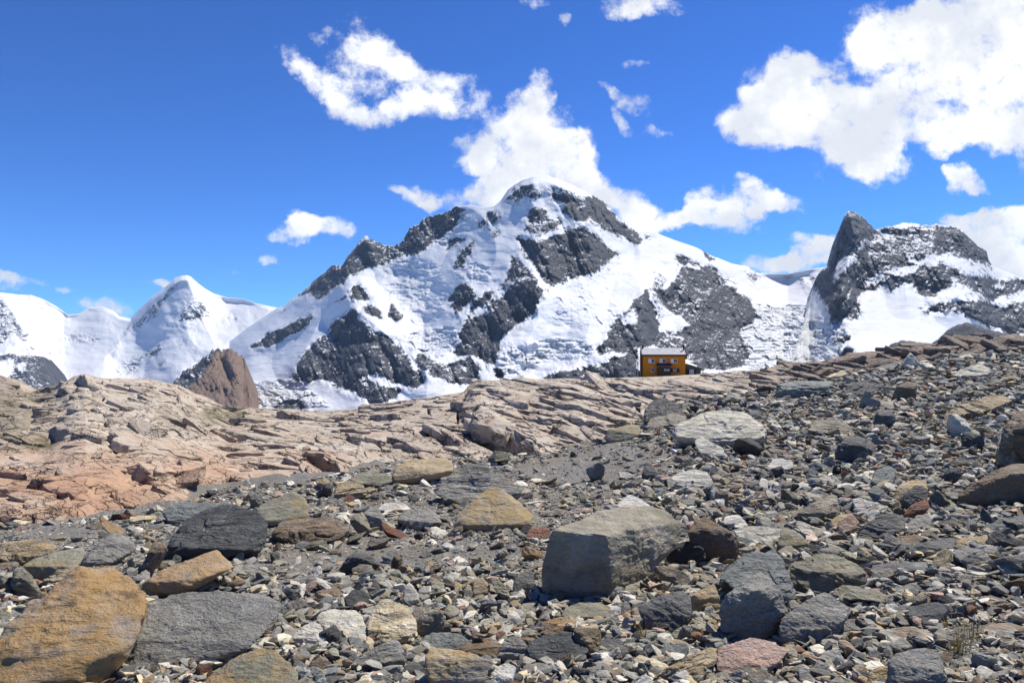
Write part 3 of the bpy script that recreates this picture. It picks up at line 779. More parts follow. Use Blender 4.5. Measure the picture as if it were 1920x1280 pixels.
def bedrock_material():
    m, N, b = mat_new("bedrock")
    tc = N.n('ShaderNodeTexCoord').outputs['Object']
    def attr(nm):
        a = N.n('ShaderNodeAttribute'); a.attribute_name = nm
        return a.outputs['Fac']
    orange, dark, moss, tone = attr('orange'), attr('dark'), attr('moss'), attr('tone')
    n1 = N.noise(tc, .7, 8, .62); n2 = N.noise(N.vmath('ADD', tc, (5, 3, 8)), 2.6, 8, .65)
    col = N.mix(N.maprange(n1, .35, .65, 0, 1), (.44, .355, .262), (.52, .46, .375))
    col = N.mix(N.maprange(n2, .52, .68, 0, .75, smooth=True), col, (.34, .225, .165))
    col = N.mix(N.maprange(N.noise(N.vmath('ADD', tc, (1, 9, 4)), 1.4, 8, .7), .56, .70, 0, .7, smooth=True), col, (.50, .47, .42))
    oc = N.mix(N.maprange(N.noise(tc, 1.1, 7, .6), .35, .65, 0, 1), (.47, .295, .17), (.44, .26, .175))
    oc = N.mix(N.maprange(N.noise(N.vmath('ADD', tc, (7, 7, 1)), 1.7, 7, .62), .54, .68, 0, .8, smooth=True), oc, (.54, .42, .29))
    col = N.mix(N.math('MULTIPLY', orange, N.maprange(N.noise(tc, 0.45, 5, .6), .33, .55, .35, .95)), col, oc)
    dc = N.mix(N.maprange(N.noise(tc, 1.3, 8, .65), .4, .65, 0, 1), (.19, .145, .11), (.33, .26, .20))
    col = N.mix(dark, col, dc)
    col = N.mix(N.math('MULTIPLY', moss, N.maprange(N.noise(tc, 3.5, 8, .7), .36, .52, 0, 1, smooth=True)), col, N.mix(N.noise(tc, 14, 5, .7), (.10, .095, .035), (.20, .17, .10)))
    hs = N.n('ShaderNodeHueSaturation'); N.put(hs.inputs['Color'], col)
    N.put(hs.inputs['Value'], N.math('MULTIPLY', N.maprange(tone, 0, 1, .84, 1.12), N.maprange(N.noise(tc, 22, 8, .75), .3, .7, .78, 1.2)))
    # joints: thin open cracks, their inner shade painted into the colour
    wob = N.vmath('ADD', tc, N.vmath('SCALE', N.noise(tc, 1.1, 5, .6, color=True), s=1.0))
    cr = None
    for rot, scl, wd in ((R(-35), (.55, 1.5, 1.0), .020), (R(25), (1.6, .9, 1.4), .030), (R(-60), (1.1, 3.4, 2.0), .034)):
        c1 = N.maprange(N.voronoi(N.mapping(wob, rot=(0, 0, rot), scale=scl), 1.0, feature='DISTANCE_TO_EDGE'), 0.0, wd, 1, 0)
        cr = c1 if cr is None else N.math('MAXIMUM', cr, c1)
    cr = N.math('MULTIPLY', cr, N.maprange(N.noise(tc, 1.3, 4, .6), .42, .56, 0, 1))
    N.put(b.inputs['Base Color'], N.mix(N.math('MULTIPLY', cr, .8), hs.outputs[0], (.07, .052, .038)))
    st = N.mapping(tc, rot=(R(12), R(20), R(35)), scale=(1.2, 1.2, 16))
    h = N.math('ADD', N.math('MULTIPLY', N.noise(st, 1.0, 8, .7), .05), N.math('MULTIPLY', N.noise(tc, 7, 9, .72), .045))
    h = N.math('SUBTRACT', h, N.math('MULTIPLY', cr, .06))
    bump = N.n('ShaderNodeBump'); bump.inputs['Strength'].default_value = .9; bump.inputs['Distance'].default_value = 1.0
    N.put(bump.inputs['Height'], h); N.put(b.inputs['Normal'], bump.outputs[0])
    return m


def spread_cols(u0, u1, step, far):
    mid = np.arange(u0, u1 + step, step)
    left = u0 - np.geomspace(step, far, 60)[::-1]; right = u1 + step + np.geomspace(step, far, 60)
    return np.concatenate([left, mid, right])


def build_ground():
    us = spread_cols(-60, 1990, 2.2, 1100)
    ds = [1.0]
    while ds[-1] < 52: ds.append(ds[-1] * 1.0048 + .0005)
    ds = np.array(ds)
    D, U = np.meshgrid(ds, us, indexing='ij')
    y = D.ravel(); x = (U.ravel() - UC) / FOC * y
    z = terrain(x, y)
    db, dr = edge_depth(x, y)
    z = z + micro(x, y) - 1.1 * sstep(0, 2.2, y - db) - 3 * sstep(dr - 2, dr, y)
    me = mesh_np("ground", np.stack([x, y, z], 1), grid_faces(len(ds), len(us)), gravel_material(), True)
    tag(link("ground", me), kind='structure')


# steps and clefts of the bedrock: line (photo heading/height), drop in front, reach, and open cracks
SCARPS = [
    ([(880, 800), (905, 808), (935, 822), (975, 832), (1000, 846)], .75, 1.6), ([(585, 858), (602, 862), (625, 876), (648, 893)], .55, 1.3),
    ([(800, 808), (822, 812), (850, 830)], .42, 1.0), ([(655, 820), (690, 830), (725, 838), (755, 832)], .26, .9), ([(640, 783), (662, 798)], .16, .6),
    ([(1085, 722), (1120, 725), (1150, 722)], .22, .8), ([(1010, 728), (1040, 738), (1062, 748)], .30, .9), ([(1060, 815), (1100, 822), (1135, 822)], .2, .8),
    ([(255, 880), (280, 892)], .30, .8), ([(335, 870), (345, 905), (360, 913)], .24, .6), ([(265, 945), (280, 960)], .30, .7), ([(520, 850), (555, 860)], .2, .6),
    ([(150, 706), (165, 722), (180, 730)], .35, .9), ([(100, 808), (128, 812)], .3, .7), ([(225, 825), (238, 840)], .28, .7), ([(335, 800), (350, 805)], .22, .6),
    ([(430, 870), (460, 874)], .15, .5), ([(435, 895), (470, 910)], .18, .6), ([(880, 765), (905, 772)], .2, .6), ([(1320, 720), (1345, 728)], .3, .8), ([(1370, 728), (1400, 738)], .28, .8), ([(1390, 745), (1420, 752)], .25, .7),
    ([(1460, 700), (1490, 695)], .35, .9), ([(1520, 700), (1580, 712), (1640, 716)], .4, 1.2), ([(1600, 682), (1660, 690), (1700, 690)], .4, 1.2), ([(1700, 668), (1760, 672), (1820, 668)], .45, 1.3), ([(1790, 642), (1850, 650)], .5, 1.2), ([(1780, 655), (1850, 662), (1900, 655)], .45, 1.2),
    ([(1470, 690), (1530, 696)], .35, 1.0), ([(1560, 690), (1620, 696)], .3, 1.0), ([(1870, 640), (1930, 640)], .4, 1.0),
]
CRACKS = [
    ([(890, 700), (884, 722), (873, 738), (868, 756), (858, 778), (856, 792), (848, 808)], .05, .6), ([(1189, 726), (1192, 742), (1197, 752), (1197, 772), (1204, 782), (1204, 795)], .06, .7), ([(803, 764), (806, 782), (801, 800), (803, 815)], .035, .45),
    ([(192, 742), (198, 760), (196, 775), (202, 795)], .03, .3),
]


def hull_planes(pts):
    bm = bmesh.new()
    for p in pts:
        bm.verts.new(p)
    r = bmesh.ops.convex_hull(bm, input=list(bm.verts))
    bmesh.ops.delete(bm, geom=[v for v in bm.verts if not v.link_faces], context='VERTS')
    bm.normal_update()
    fs = [(np.array(f.normal), float(f.normal.dot(f.verts[0].co)), f.calc_area()) for f in bm.faces]
    vs = np.array([v.co for v in bm.verts]); fi = [[v.index for v in f.verts] for f in bm.faces]
    bm.verts.index_update()
    fi = [[v.index for v in f.verts] for f in bm.faces]
    bm.free()
    return fs, vs, fi


ICO = {}


def ico(n):
    if n not in ICO:
        bm = bmesh.new()
        bmesh.ops.create_icosphere(bm, subdivisions=n, radius=1)
        bm.verts.index_update()
        v = np.array([q.co for q in bm.verts]); f = np.array([[q.index for q in g.verts] for g in bm.faces])
        bm.free()
        ICO[n] = (v / np.linalg.norm(v, axis=1)[:, None], f)
    return ICO[n]


def rock_from_points(pts, sub, seed, sharp=26, rough=.035, beds=.02, bed_dir=None, cuts=0, chips=.014):
    """a rock bounded by the flat faces of the hull of pts, edges chipped, faces weathered along their bedding"""
    pts = np.asarray(pts, float)
    planes, hv, _ = hull_planes(pts)
    c = (hv.max(0) + hv.min(0)) / 2 * .5 + hv.mean(0) * .5
    nrm = np.array([p[0] for p in planes]); d = np.array([p[1] for p in planes]) - nrm @ c
    d = np.maximum(d, 1e-4)
    rng = np.random.RandomState(seed)
    if cuts:                                   # knock flat chips off the corners and edges
        cn = rng.normal(size=(cuts, 3)); cn /= np.linalg.norm(cn, axis=1)[:, None]
        sup = ((hv - c) @ cn.T).max(0)
        nrm = np.concatenate([nrm, cn]); d = np.concatenate([d, sup * rng.uniform(.86, .975, cuts)])
    ext = (hv.max(0) - hv.min(0)) / 2
    dirs, faces = ico(sub)
    q = dirs * ext
    q = q / np.linalg.norm(q, axis=1)[:, None]
    k = np.clip((q @ nrm.T) / d, 0, None)
    r = np.power(np.power(k / k.max(1)[:, None], sharp).sum(1), -1 / sharp) / k.max(1)
    p = q * r[:, None]
    size = float(np.cbrt(np.prod(ext))) * 2
    if bed_dir is None:
        bed_dir = np.array([rng.normal(0, .35), rng.normal(0, .35), 1.0])
    bed_dir = bed_dir / np.linalg.norm(bed_dir)
    s = p / size * 2.0 + rng.uniform(0, 50, 3)
    big = fbm(s * 1.1, 3, .5, seed + 1)
    med = fbm(s * 3.1, 5, .58, seed + 2, ridged=True)
    hcoord = (p @ bed_dir) / size * 8 + .9 * fbm(s * 1.3, 3, .5, seed + 3)
    step = hcoord - np.floor(hcoord)
    lay = vnoise(np.stack([np.floor(hcoord), np.floor(hcoord) * .37], 1), seed + 4) * sstep(0, .25, step) * sstep(1, .8, step)
    # broken schist: blocks and leaves standing a little out or in
    fr1 = np.cross(bed_dir, [0.3, 1.0, 0.1]); fr1 /= np.linalg.norm(fr1); fr2 = np.cross(bed_dir, fr1)
    wv = .35 * fbm(s * 1.7, 3, .5, seed + 6)
    q1, q2 = (p @ fr1) / size * 3.2 + wv, (p @ fr2) / size * 3.2 - wv
    chip = np.zeros(len(p), np.float32)
    for kk, (sc_, am) in enumerate(((1.0, 1.0), (2.3, .55))):
        lv = np.floor((p @ bed_dir) / size * 5.5 * sc_ + 1.2 * wv + 7).astype(np.int64)
        cc = cells(q1 * sc_ + 5.3 * (lv % 7), q2 * sc_ + 3.1 * (lv % 5), seed + 40 + kk)
        chip += am * (cc[2] - .5)
    fl = fbm(np.stack([hcoord * 2.3, s[:, 0] * .8, s[:, 1] * .8], 1), 4, .6, seed + 5)
    disp = size * (rough * (.8 * big + .7 * med) + beds * (1.1 * lay + .9 * fl) + chips * chip)
    p = p + q * disp[:, None] + c
    return p, faces


def rock_plate(seed, flat):
    """an angular plate of bedrock, one unit across"""
    r = np.random.RandomState(seed)
    n = r.randint(5, 8)
    a = np.sort(r.uniform(0, 6.283, n) * .35 + np.arange(n) * 6.283 / n * .65 + r.uniform(0, 1))
    rad = r.uniform(.36, .52, n)
    top = np.stack([rad * np.cos(a), rad * np.sin(a), flat * .5 + r.uniform(-.04, .04, n)], 1)
    bot = np.stack([rad * .97 * np.cos(a + .1), rad * .97 * np.sin(a + .1), np.full(n, -flat * .5)], 1)
    return rock_from_points(np.concatenate([top, bot]), 4 if seed % 3 == 0 else 3, seed + 5, sharp=70, rough=.012, beds=.03, bed_dir=np.array([.06, .05, 1.0]), cuts=5, chips=.02)


def bedrock_slabs(x, y, z, A, nr, nc, ds, us):
    """the broken beds of the outcrop: plates lying one over the other, dipping with the rock"""
    rng = np.random.RandomState(5)
    plates = [rock_plate(900 + k, [.20, .30, .16, .24, .38][k % 5]) for k in range(18)]
    Z = z.reshape(nr, nc)
    V, Fc, At = [], [], [[], [], [], []]
    off = 0
    lines = [np.array(l[0]) for l in CRACKS[:3]]
    def put(u, v, px, asp, yaw, dip, lift, tone, thin=1.0):
        nonlocal off
        d = ground_depth(u, v)
        j = int(np.clip(np.searchsorted(ds, d), 4, nr - 5)); i = int(np.clip(np.searchsorted(us, u), 4, nc - 5))
        xx, yy = (u - UC) / FOC * d, d
        k = j * nc + i
        gx = (Z[j, i + 4] - Z[j, i - 4]) / (x[k + 4] - x[k - 4]); gy = (Z[j + 4, i] - Z[j - 4, i]) / (y[k + 4 * nc] - y[k - 4 * nc])
        gx, gy = np.clip(gx, -.5, .5), np.clip(gy, -.5, .6)
        n = np.array([-gx * .8 + dip[0], -gy * .8 + dip[1], 1.0]); n /= np.linalg.norm(n)
        ex = np.array([math.cos(yaw), math.sin(yaw), 0]); ex -= n * (ex @ n); ex /= np.linalg.norm(ex)
        ey = np.cross(n, ex)
        L = px / FOC * d
        P, f = plates[rng.randint(len(plates))]
        q = P * np.array([L * asp ** .5, L / asp ** .5, thin * L * rng.uniform(.8, 1.2) / max(1, asp ** .35)])
        q = q[:, :1] * ex + q[:, 1:2] * ey + q[:, 2:3] * n
        q += np.array([xx, yy, Z[j, i] + lift * L])
        V.append(q); Fc.append(f + off); off += len(q)
        for a_, src in zip(At[:3], A[:3]):
            a_.append(np.full(len(q), src[k]))
        At[3].append(np.full(len(q), tone))
    n = 0
    while n < 2900:
        u = rng.uniform(-90, 2010)
        vs, ve = interp(SKYLINE, [u])[0], interp(EDGE, [u])[0]
        v = vs + (ve - vs) * rng.uniform(.0, 1) ** (1.0 if u < 500 else 1.15) + 1.5
        if any(np.min(np.hypot(l[:, 0] - u, l[:, 1] - v)) < 14 for l in lines): continue
        tone = np.clip(rng.normal(.5, .22), 0, 1)
        if 1175 < u < 1330 and v - vs < 15: continue
        crest = -.06 if v - vs < 10 else 0.0
        if u > 1440:                                   # long dark slabs of the right-hand crest
            put(u, v, rng.choice([12, 18, 26, 36, 50, 64]), rng.uniform(1.1, 2.3), R(rng.normal(-14, 30)), (-.02 + rng.normal(0, .05), .04 + rng.normal(0, .06)), rng.uniform(-.08, .04) + crest * .7, tone, .95); n += 1
        elif u > 470:
            if v > ve - 12 and rng.rand() < .5: continue
            put(u, v, rng.choice([14, 22, 32, 46, 66, 95, 135], p=[.12, .17, .2, .2, .16, .1, .05]), rng.uniform(1.3, 3.4), R(rng.normal(-56, 12)), (.07 + rng.normal(0, .05), .07 + rng.normal(0, .06)), rng.uniform(-.13, -.05) + crest, tone); n += 1
        else:
            low = v > 835
            if low and rng.rand() < .55: continue
            if low:
                put(u, v, rng.choice([16, 26, 40, 60, 100]), rng.uniform(1.0, 2.2), R(rng.normal(-20, 40)), (.03 + rng.normal(0, .04), .03 + rng.normal(0, .05)), rng.uniform(-.13, -.055), tone); n += 1
            else:
                put(u, v, rng.choice([14, 22, 32, 46, 66, 90]), rng.uniform(1.0, 2.0), R(rng.uniform(-90, 60)), (.05 + rng.normal(0, .10), .08 + rng.normal(0, .10)), rng.uniform(-.15, -.05) + crest * .5, tone); n += 1
    for _ in range(420):
        u = rng.uniform(480, 1460); vs = interp(SKYLINE, [u])[0]
        v = vs + rng.uniform(1, 16)
        if 1185 < u < 1320: continue
        if any(np.min(np.hypot(l[:, 0] - u, l[:, 1] - v)) < 9 for l in lines): continue
        put(u, v, rng.choice([9, 13, 18, 24]), rng.uniform(1.2, 2.6), R(rng.normal(-56, 20)), (.10 + rng.normal(0, .07), .10 + rng.normal(0, .08)), rng.uniform(-.12, -.04), np.clip(rng.normal(.45, .25), 0, 1))
    return np.concatenate(V), np.concatenate(Fc), [np.concatenate(a) for a in At]


def build_bedrock():
    us = spread_cols(-60, 1990, 1.6, 1200)
    ds = [8.6]
    while ds[-1] < 58: ds.append(ds[-1] * 1.0026)
    ds = np.array(ds)
    D, U = np.meshgrid(ds, us, indexing='ij')
    y = D.ravel(); x = (U.ravel() - UC) / FOC * y
    u = U.ravel()
    z = terrain(x, y)
    v = VH - FOC * z / y
    db, dr = edge_depth(x, y)
    p = np.stack([x, y], 1)
    w1 = .5 * fbm(p / 1.8, 3, .42, 81); w2 = .5 * fbm(p / 1.8, 3, .42, 82)
    xs, ys = x + w1, y + w2
    left = sstep(520, 380, u) ; right = sstep(1400, 1520, u)
    low = left * sstep(830, 880, v)                    # smooth glacier-worn rock
    mid = 1 - left - right * .0
    mid = np.clip(mid - right, 0, 1)
    quiet = 1 - .72 * low
    z += (.03 + .07 * left * (1 - low)) * fbm(p / .9, 4, .45, 130) + .16 * left * fbm(p / 2.4, 4, .5, 131) + .05 * low * fbm(np.stack([xs / 1.6, ys / .8], 1), 3, .5, 133, ridged=True)
    z += .006 * fbm(p / .22, 3, .5, 132)
    for line, drop, reach in SCARPS:
        pts = []
        for (uu, vv) in line:
            q = at(uu, vv, ground_depth(uu, vv)); pts.append((q[0], q[1]))
        k = (x > min(a for a, _ in pts) - 2.5) & (x < max(a for a, _ in pts) + 2.5) & (y > min(b for _, b in pts) - 3) & (y < max(b for _, b in pts) + 2)
        xx, yy = x[k] + .05 * w1[k] , y[k] + .20 * w2[k]
        ya = np.interp(xx, [a for a, _ in pts], [b for _, b in pts])
        ends = sstep(pts[0][0] - .25, pts[0][0] + .1, xx) * sstep(pts[-1][0] + .25, pts[-1][0] - .1, xx)
        s = ya - yy                                      # > 0: in front of the step
        prof = np.where(s > 0, np.clip(1 - s / reach, 0, 1), 0) * sstep(0, .15, s)
        z[k] -= drop * prof * ends
        z[k] += .35 * drop * np.where(s <= 0, np.clip(1 + s / reach, 0, 1), 0) * ends
    for line, wid, depth in CRACKS:
        pts = [at(uu, vv, ground_depth(uu, max(vv, interp(SKYLINE, [uu])[0] + 2))) for uu, vv in line]
        k = (x > min(a[0] for a in pts) - .5) & (x < max(a[0] for a in pts) + .5) & (y > min(a[1] for a in pts) - .5) & (y < max(a[1] for a in pts) + .5)
        xx, yy = x[k] + .05 * w1[k], y[k]
        dd = np.full(k.sum(), 9.0)
        for a, bb in zip(pts[:-1], pts[1:]):
            l2 = (bb[0] - a[0]) ** 2 + (bb[1] - a[1]) ** 2
            t = np.clip(((xx - a[0]) * (bb[0] - a[0]) + (yy - a[1]) * (bb[1] - a[1])) / l2, 0, 1)
            dd = np.minimum(dd, np.hypot(xx - a[0] - t * (bb[0] - a[0]), yy - a[1] - t * (bb[1] - a[1])))
        z[k] -= depth * sstep(wid * 1.3, wid * .7, dd)
    z = z - 1.0 * sstep(.3, -1.4, y - db)
    beyond = sstep(dr + .6, dr + 6, y)
    z -= 1.2 * beyond
    orange = left * sstep(800, 900, v) + sstep(360, 640, u) * sstep(700, 560, u) * sstep(830, 880, v) * .8
    moss = np.zeros(len(x))
    for (mu, mv, ru, rv, k) in ((70, 832, 45, 14, 1), (425, 780, 55, 14, .9), (20, 790, 60, 60, .55), (60, 745, 60, 18, .6), (117, 938, 6, 3, 1), (330, 790, 40, 20, .3)):
        moss = np.maximum(moss, k * np.clip(1.3 - ((u - mu) / ru) ** 2 - ((v - mv) / rv) ** 2, 0, 1))
    dark = np.clip(right + .55 * sstep(60, 0, u) * sstep(850, 780, v), 0, 1)
    V0, F0 = np.stack([x, y, z], 1), grid_faces(len(ds), len(us))
    A0 = [np.clip(orange, 0, 1), dark, moss, np.full(len(x), .5, np.float32)]
    SV, SF, SA = bedrock_slabs(x, y, z, A0, len(ds), len(us), ds, us)
    F0 = np.concatenate([F0[:, [0, 1, 2]], F0[:, [0, 2, 3]]])
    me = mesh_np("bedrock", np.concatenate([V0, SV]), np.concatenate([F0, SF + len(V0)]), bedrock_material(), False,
                 {n: ('FLOAT', np.concatenate([a, b_])) for n, a, b_ in zip(('orange', 'dark', 'moss', 'tone'), A0, SA)})
    me.polygons.foreach_set('use_smooth', np.arange(len(me.polygons)) < len(F0))
    tag(link("bedrock_terrain", me), kind='structure')
    # the land behind the crest, down to the glacier basin
    us2 = np.arange(-2900, 3900, 25.0); ds2 = np.geomspace(36, 1380, 160)
    D, U = np.meshgrid(ds2, us2, indexing='ij')
    y = D.ravel(); x = (U.ravel() - UC) / FOC * y
    _, dr = edge_depth(x, y)
    z = terrain(x, y) - .9 + .45 * sstep(90, 150, y) + .25 * fbm(np.stack([x, y], 1) / 6, 4, .5, 140) * sstep(40, 60, y) - 4 * sstep(dr + 4, dr, y)
    n = len(x)
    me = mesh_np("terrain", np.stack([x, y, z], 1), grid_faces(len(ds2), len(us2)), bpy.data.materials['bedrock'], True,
                 {'orange': ('FLOAT', np.zeros(n)), 'dark': ('FLOAT', np.full(n, .3)), 'moss': ('FLOAT', np.zeros(n)), 'tone': ('FLOAT', np.full(n, .5))})
    tag(link("terrain", me), kind='structure')


build_ground()
build_bedrock()
print("terrain", round(time.time() - T_START, 1))


# ------------------------------------------------------------------ the hut on the ridge
class MB:
    def __init__(self):
        self.bm = bmesh.new()

    def box(self, x0, x1, y0, y1, z0, z1):
        v = [self.bm.verts.new(c) for c in ((x0, y0, z0), (x1, y0, z0), (x1, y1, z0), (x0, y1, z0), (x0, y0, z1), (x1, y0, z1), (x1, y1, z1), (x0, y1, z1))]
        for f in ((0, 3, 2, 1), (4, 5, 6, 7), (0, 1, 5, 4), (1, 2, 6, 5), (2, 3, 7, 6), (3, 0, 4, 7)):
            self.bm.faces.new([v[i] for i in f])
        return self

    def prism(self, pts, a0, a1, axis='x'):
        """outline pts in the plane across the axis, drawn out from a0 to a1"""
        def P(q, a):
            return (a, q[0], q[1]) if axis == 'x' else (q[0], a, q[1])
        A = [self.bm.verts.new(P(q, a0)) for q in pts]; B = [self.bm.verts.new(P(q, a1)) for q in pts]
        n = len(pts)
        self.bm.faces.new(A[::-1]); self.bm.faces.new(B)
        for i in range(n):
            self.bm.faces.new((A[i], A[(i + 1) % n], B[(i + 1) % n], B[i]))
        return self

    def tube(self, x, y, z0, z1, r, n=10, r1=None):
        r1 = r if r1 is None else r1
        A = [self.bm.verts.new((x + r * math.cos(2 * math.pi * i / n), y + r * math.sin(2 * math.pi * i / n), z0)) for i in range(n)]
        B = [self.bm.verts.new((x + r1 * math.cos(2 * math.pi * i / n), y + r1 * math.sin(2 * math.pi * i / n), z1)) for i in range(n)]
        self.bm.faces.new(A[::-1]); self.bm.faces.new(B)
        for i in range(n):
            self.bm.faces.new((A[i], A[(i + 1) % n], B[(i + 1) % n], B[i]))
        return self

    def build(self, name, mat, parent=None, bevel=0.0):
        if bevel:
            bmesh.ops.bevel(self.bm, geom=list(self.bm.edges), offset=bevel, segments=1, affect='EDGES')
        bmesh.ops.recalc_face_normals(self.bm, faces=list(self.bm.faces))
        me = bpy.data.meshes.new(name); self.bm.to_mesh(me); self.bm.free()
        me.materials.append(mat)
        return link(name, me, parent)


def build_hut():
    D = 170.0
    s = D / FOC                                   # metres for one photo pixel at the hut
    x0 = (1204.5 - UC) * s
    zb = (706 - VH) * -s - .25
    H = lambda v: (VH - v) * s - zb                # height above the hut's foot
    W = 79 * s
    M = lambda n, *a, **k: plain(n, *a, **k)
    orange = M('orange_render', (.68, .25, .022), .9, .12, 3); brown = M('dark_brown_boards', (.045, .026, .018), .8, .3, 9)
    timber = M('weathered_timber', (.085, .058, .038), .85, .35, 14); purple = M('purple_brown_sheet', (.085, .045, .045), .6, .2, 5)
    white = M('white_shutter_paint', (.80, .80, .78), .6, .06, 5); glass = M('dark_window_glass', (.035, .05, .08), .12, .2, 3)
    curtain = M('pale_curtained_glass', (.42, .46, .52), .3, .2, 6); stone = M('dark_stone_wall', (.11, .10, .085), .9, .4, 5)
    metal = M('pale_roof_sheet', (.44, .44, .445), .5, .2, 1.4); black = M('black_flue', (.02, .02, .022), .6, .2, 5); shade = M('dark_shutter', (.05, .035, .03), .8, .3, 9)
    root = bpy.data.objects.new('mountain_hut', None); C.objects.link(root)
    root.location = (x0, D, zb); root.rotation_euler = (0, 0, R(-7.5))
    tag(root, 'orange mountain hut with pale sheet roof standing on the ridge', 'hut')
    dep = 6.4; he = H(664.5); hr = H(654.2) + .12
    MB().prism([(0, -1.5), (dep, -1.5), (dep, he), (dep / 2, hr), (0, he)], 0, W).build('wall', orange, root)
    # pitched roof, standing seams
    th = .14; sl = (hr - he) / (dep / 2); ov = .32
    mb = MB()
    for sgn in (0, 1):
        ya, yb = (-ov, dep / 2) if sgn == 0 else (dep + ov, dep / 2)
        za = he - ov * sl + .03
        mb.prism([(ya, za), (yb, hr + .03), (yb, hr + .03 + th), (ya, za + th)], -.12, W + .12)
    roof = mb.build('roof', metal, root)
    mb = MB()
    for i in range(19):
        xx = .1 + i * (W - .2) / 18
        mb.prism([(-ov + .01, he - ov * sl + .165), (dep / 2 - .05, hr + .165), (dep / 2 - .05, hr + .225), (-ov + .01, he - ov * sl + .225)], xx - .02, xx + .02)
    mb.build('standing_seam', M('roof_seam', (.45, .45, .45), .5, .1), roof)
    MB().box(-.12, W + .12, -ov - .09, -ov - .003, he - ov * sl - .22, he - ov * sl + .05).build('eave_board', brown, root)
    for nm, xx in (('left', -.31), ('right', W + .125)):
        MB().prism([(-ov, -1.0 if nm == 'left' else he - 1.1), (dep + ov, -1.0 if nm == 'left' else he - 1.1), (dep + ov, he - ov * sl + .3), (dep / 2, hr + .42), (-ov, he - ov * sl + .3)], xx, xx + .18).build('gable_cladding', brown, root)
    MB().box(.02, .42, dep / 2 - .3, dep / 2 + .3, hr - .2, hr + .75).build('chimney', black, root)
    c = MB().tube(W - .25, dep * .3, he + .6, hr + .55, .16).build('chimney', black, root)
    MB().tube(W - .25, dep * .3, hr + .551, hr + .9, .27, r1=.2).build('cowl', black, c)
    def window(uc, vc, w, h, kind):
        xx = (uc - 1204.5) * s; za = H(vc + h / 2); zb_ = H(vc - h / 2); ww = w * s
        f = MB().box(xx - ww / 2 - .09, xx + ww / 2 + .09, -.05, -.002, za - .09, za).box(xx - ww / 2 - .09, xx + ww / 2 + .09, -.05, -.002, zb_, zb_ + .09)
        f.box(xx - ww / 2 - .09, xx - ww / 2, -.05, -.002, za, zb_).box(xx + ww / 2, xx + ww / 2 + .09, -.05, -.002, za, zb_).box(xx - .025, xx + .025, -.045, -.012, za, zb_)
        fr = f.build('window', white if kind != 'dark' else shade, root)
        MB().box(xx - ww / 2, xx + ww / 2, -.012, -.001, za, zb_).build('pane', curtain if kind == 'dark' else glass, fr)
        return xx, ww, za, zb_, fr
    for uc in (1224, 1244.5, 1265):
        xx, ww, za, zb_, fr = window(uc, 676.3, 5.0, 6.8, 'white')
        m = MB().box(xx - ww / 2 - .1 - ww * 1.05, xx - ww / 2 - .1, -.10, -.055, za - .06, zb_ + .06)
        m.build('shutter', white, fr)
    window(1223.5, 693, 5.0, 6.8, 'white')
    xx, ww, za, zb_, fr = window(1264, 694, 7.2, 5.6, 'dark')
    for sx in (-1, 1):
        a = xx + sx * (ww / 2 + .1); b = a + sx * ww * .55
        MB().box(min(a, b), max(a, b), -.11, -.055, za - .06, zb_ + .06).build('shutter', shade, fr)
    # boarded porch with its little roof
    pa, pb = (1231.5 - 1204.5) * s, (1256 - 1204.5) * s
    mb = MB()
    n = 13
    zt = H(688.5)
    mb.box(pa + .02, pb - .02, -1.38, -.003, -1.2, zt)
    for i in range(n):
        z_ = -.9 + i * (zt + .9) / n
        mb.box(pa, pb, -1.42, -1.381, z_ + .015, z_ + (zt + .9) / n - .015)
    porch = mb.build('porch', timber, root)
    MB().prism([(-1.85, H(687.5)), (-.003, H(681.5)), (-.003, H(681.5) + .12), (-1.85, H(687.5) + .12)], pa - .2, pb + .2).build('porch_roof', purple, porch)
    w = MB().box((1243 - 1204.5) * s, (1254 - 1204.5) * s, -1.47, -1.421, H(695.5), H(690.5)).build('porch_window', shade, porch)
    for ua in (1243.5, 1249):
        MB().box((ua - 1204.5) * s, (ua + 4.4 - 1204.5) * s, -1.49, -1.471, H(695), H(691)).build('pane', curtain, w)
    # lean-to annexe
    ax0, ax1 = W + .31, W + 28.5 * s
    hl, hr2 = H(683), H(691.5)
    an = MB().prism([(ax0, -1.5), (ax1, -1.5), (ax1, hr2), (ax0, hl)], .6, dep - .8, 'y').build('annexe', stone, root)
    MB().prism([(ax0 - .005, hl + .02), (ax1 + .35, hr2 - .08), (ax1 + .35, hr2 + .1), (ax0 - .005, hl + .2)], .25, dep - .5, 'y').build('annexe_roof', shade, an)
    wx0, wx1 = ax0 + 5.2 * s, ax0 + 13.5 * s
    w = MB().box(wx0, wx1, .53, .598, H(701), H(692.5)).build('window', white, an)
    for k in (0, 1):
        a = wx0 + .08 + k * (wx1 - wx0) / 2
        MB().box(a, a + (wx1 - wx0) / 2 - .12, .51, .529, H(700.4), H(693)).build('pane', curtain, w)
    for a, b in ((wx0 - 4.2 * s, wx0 - .03), (wx1 + .03, wx1 + 4.2 * s)):
        MB().box(a, b, .49, .57, H(701.4), H(692)).build('shutter', shade, w)
    # white post with a dark lamp at the left corner, and the little flag on the ridge
    px = (1197.2 - UC) * s
    p = MB().tube(px, D + .8, zb - .6, zb + H(684), .09).build('post', M('white_post_paint', (.75, .74, .7), .6, .1))
    tag(p, 'thin white post with dark lamp at left corner of the orange hut', 'post')
    p.name = 'lamp_post'
    MB().tube(px, D + .8, zb + H(684) + .001, zb + H(678.5), .16, r1=.11).build('lantern', black, p)
    fx = (1349 - UC) * s
    zf = float(terrain([fx], [D])[0]) - .4
    f = MB().tube(fx, D, zf, -(684 - VH) * s, .05).build('flagpole', white)
    tag(f, 'slender flagpole with small white pennant on the ridge right of the hut', 'flagpole')
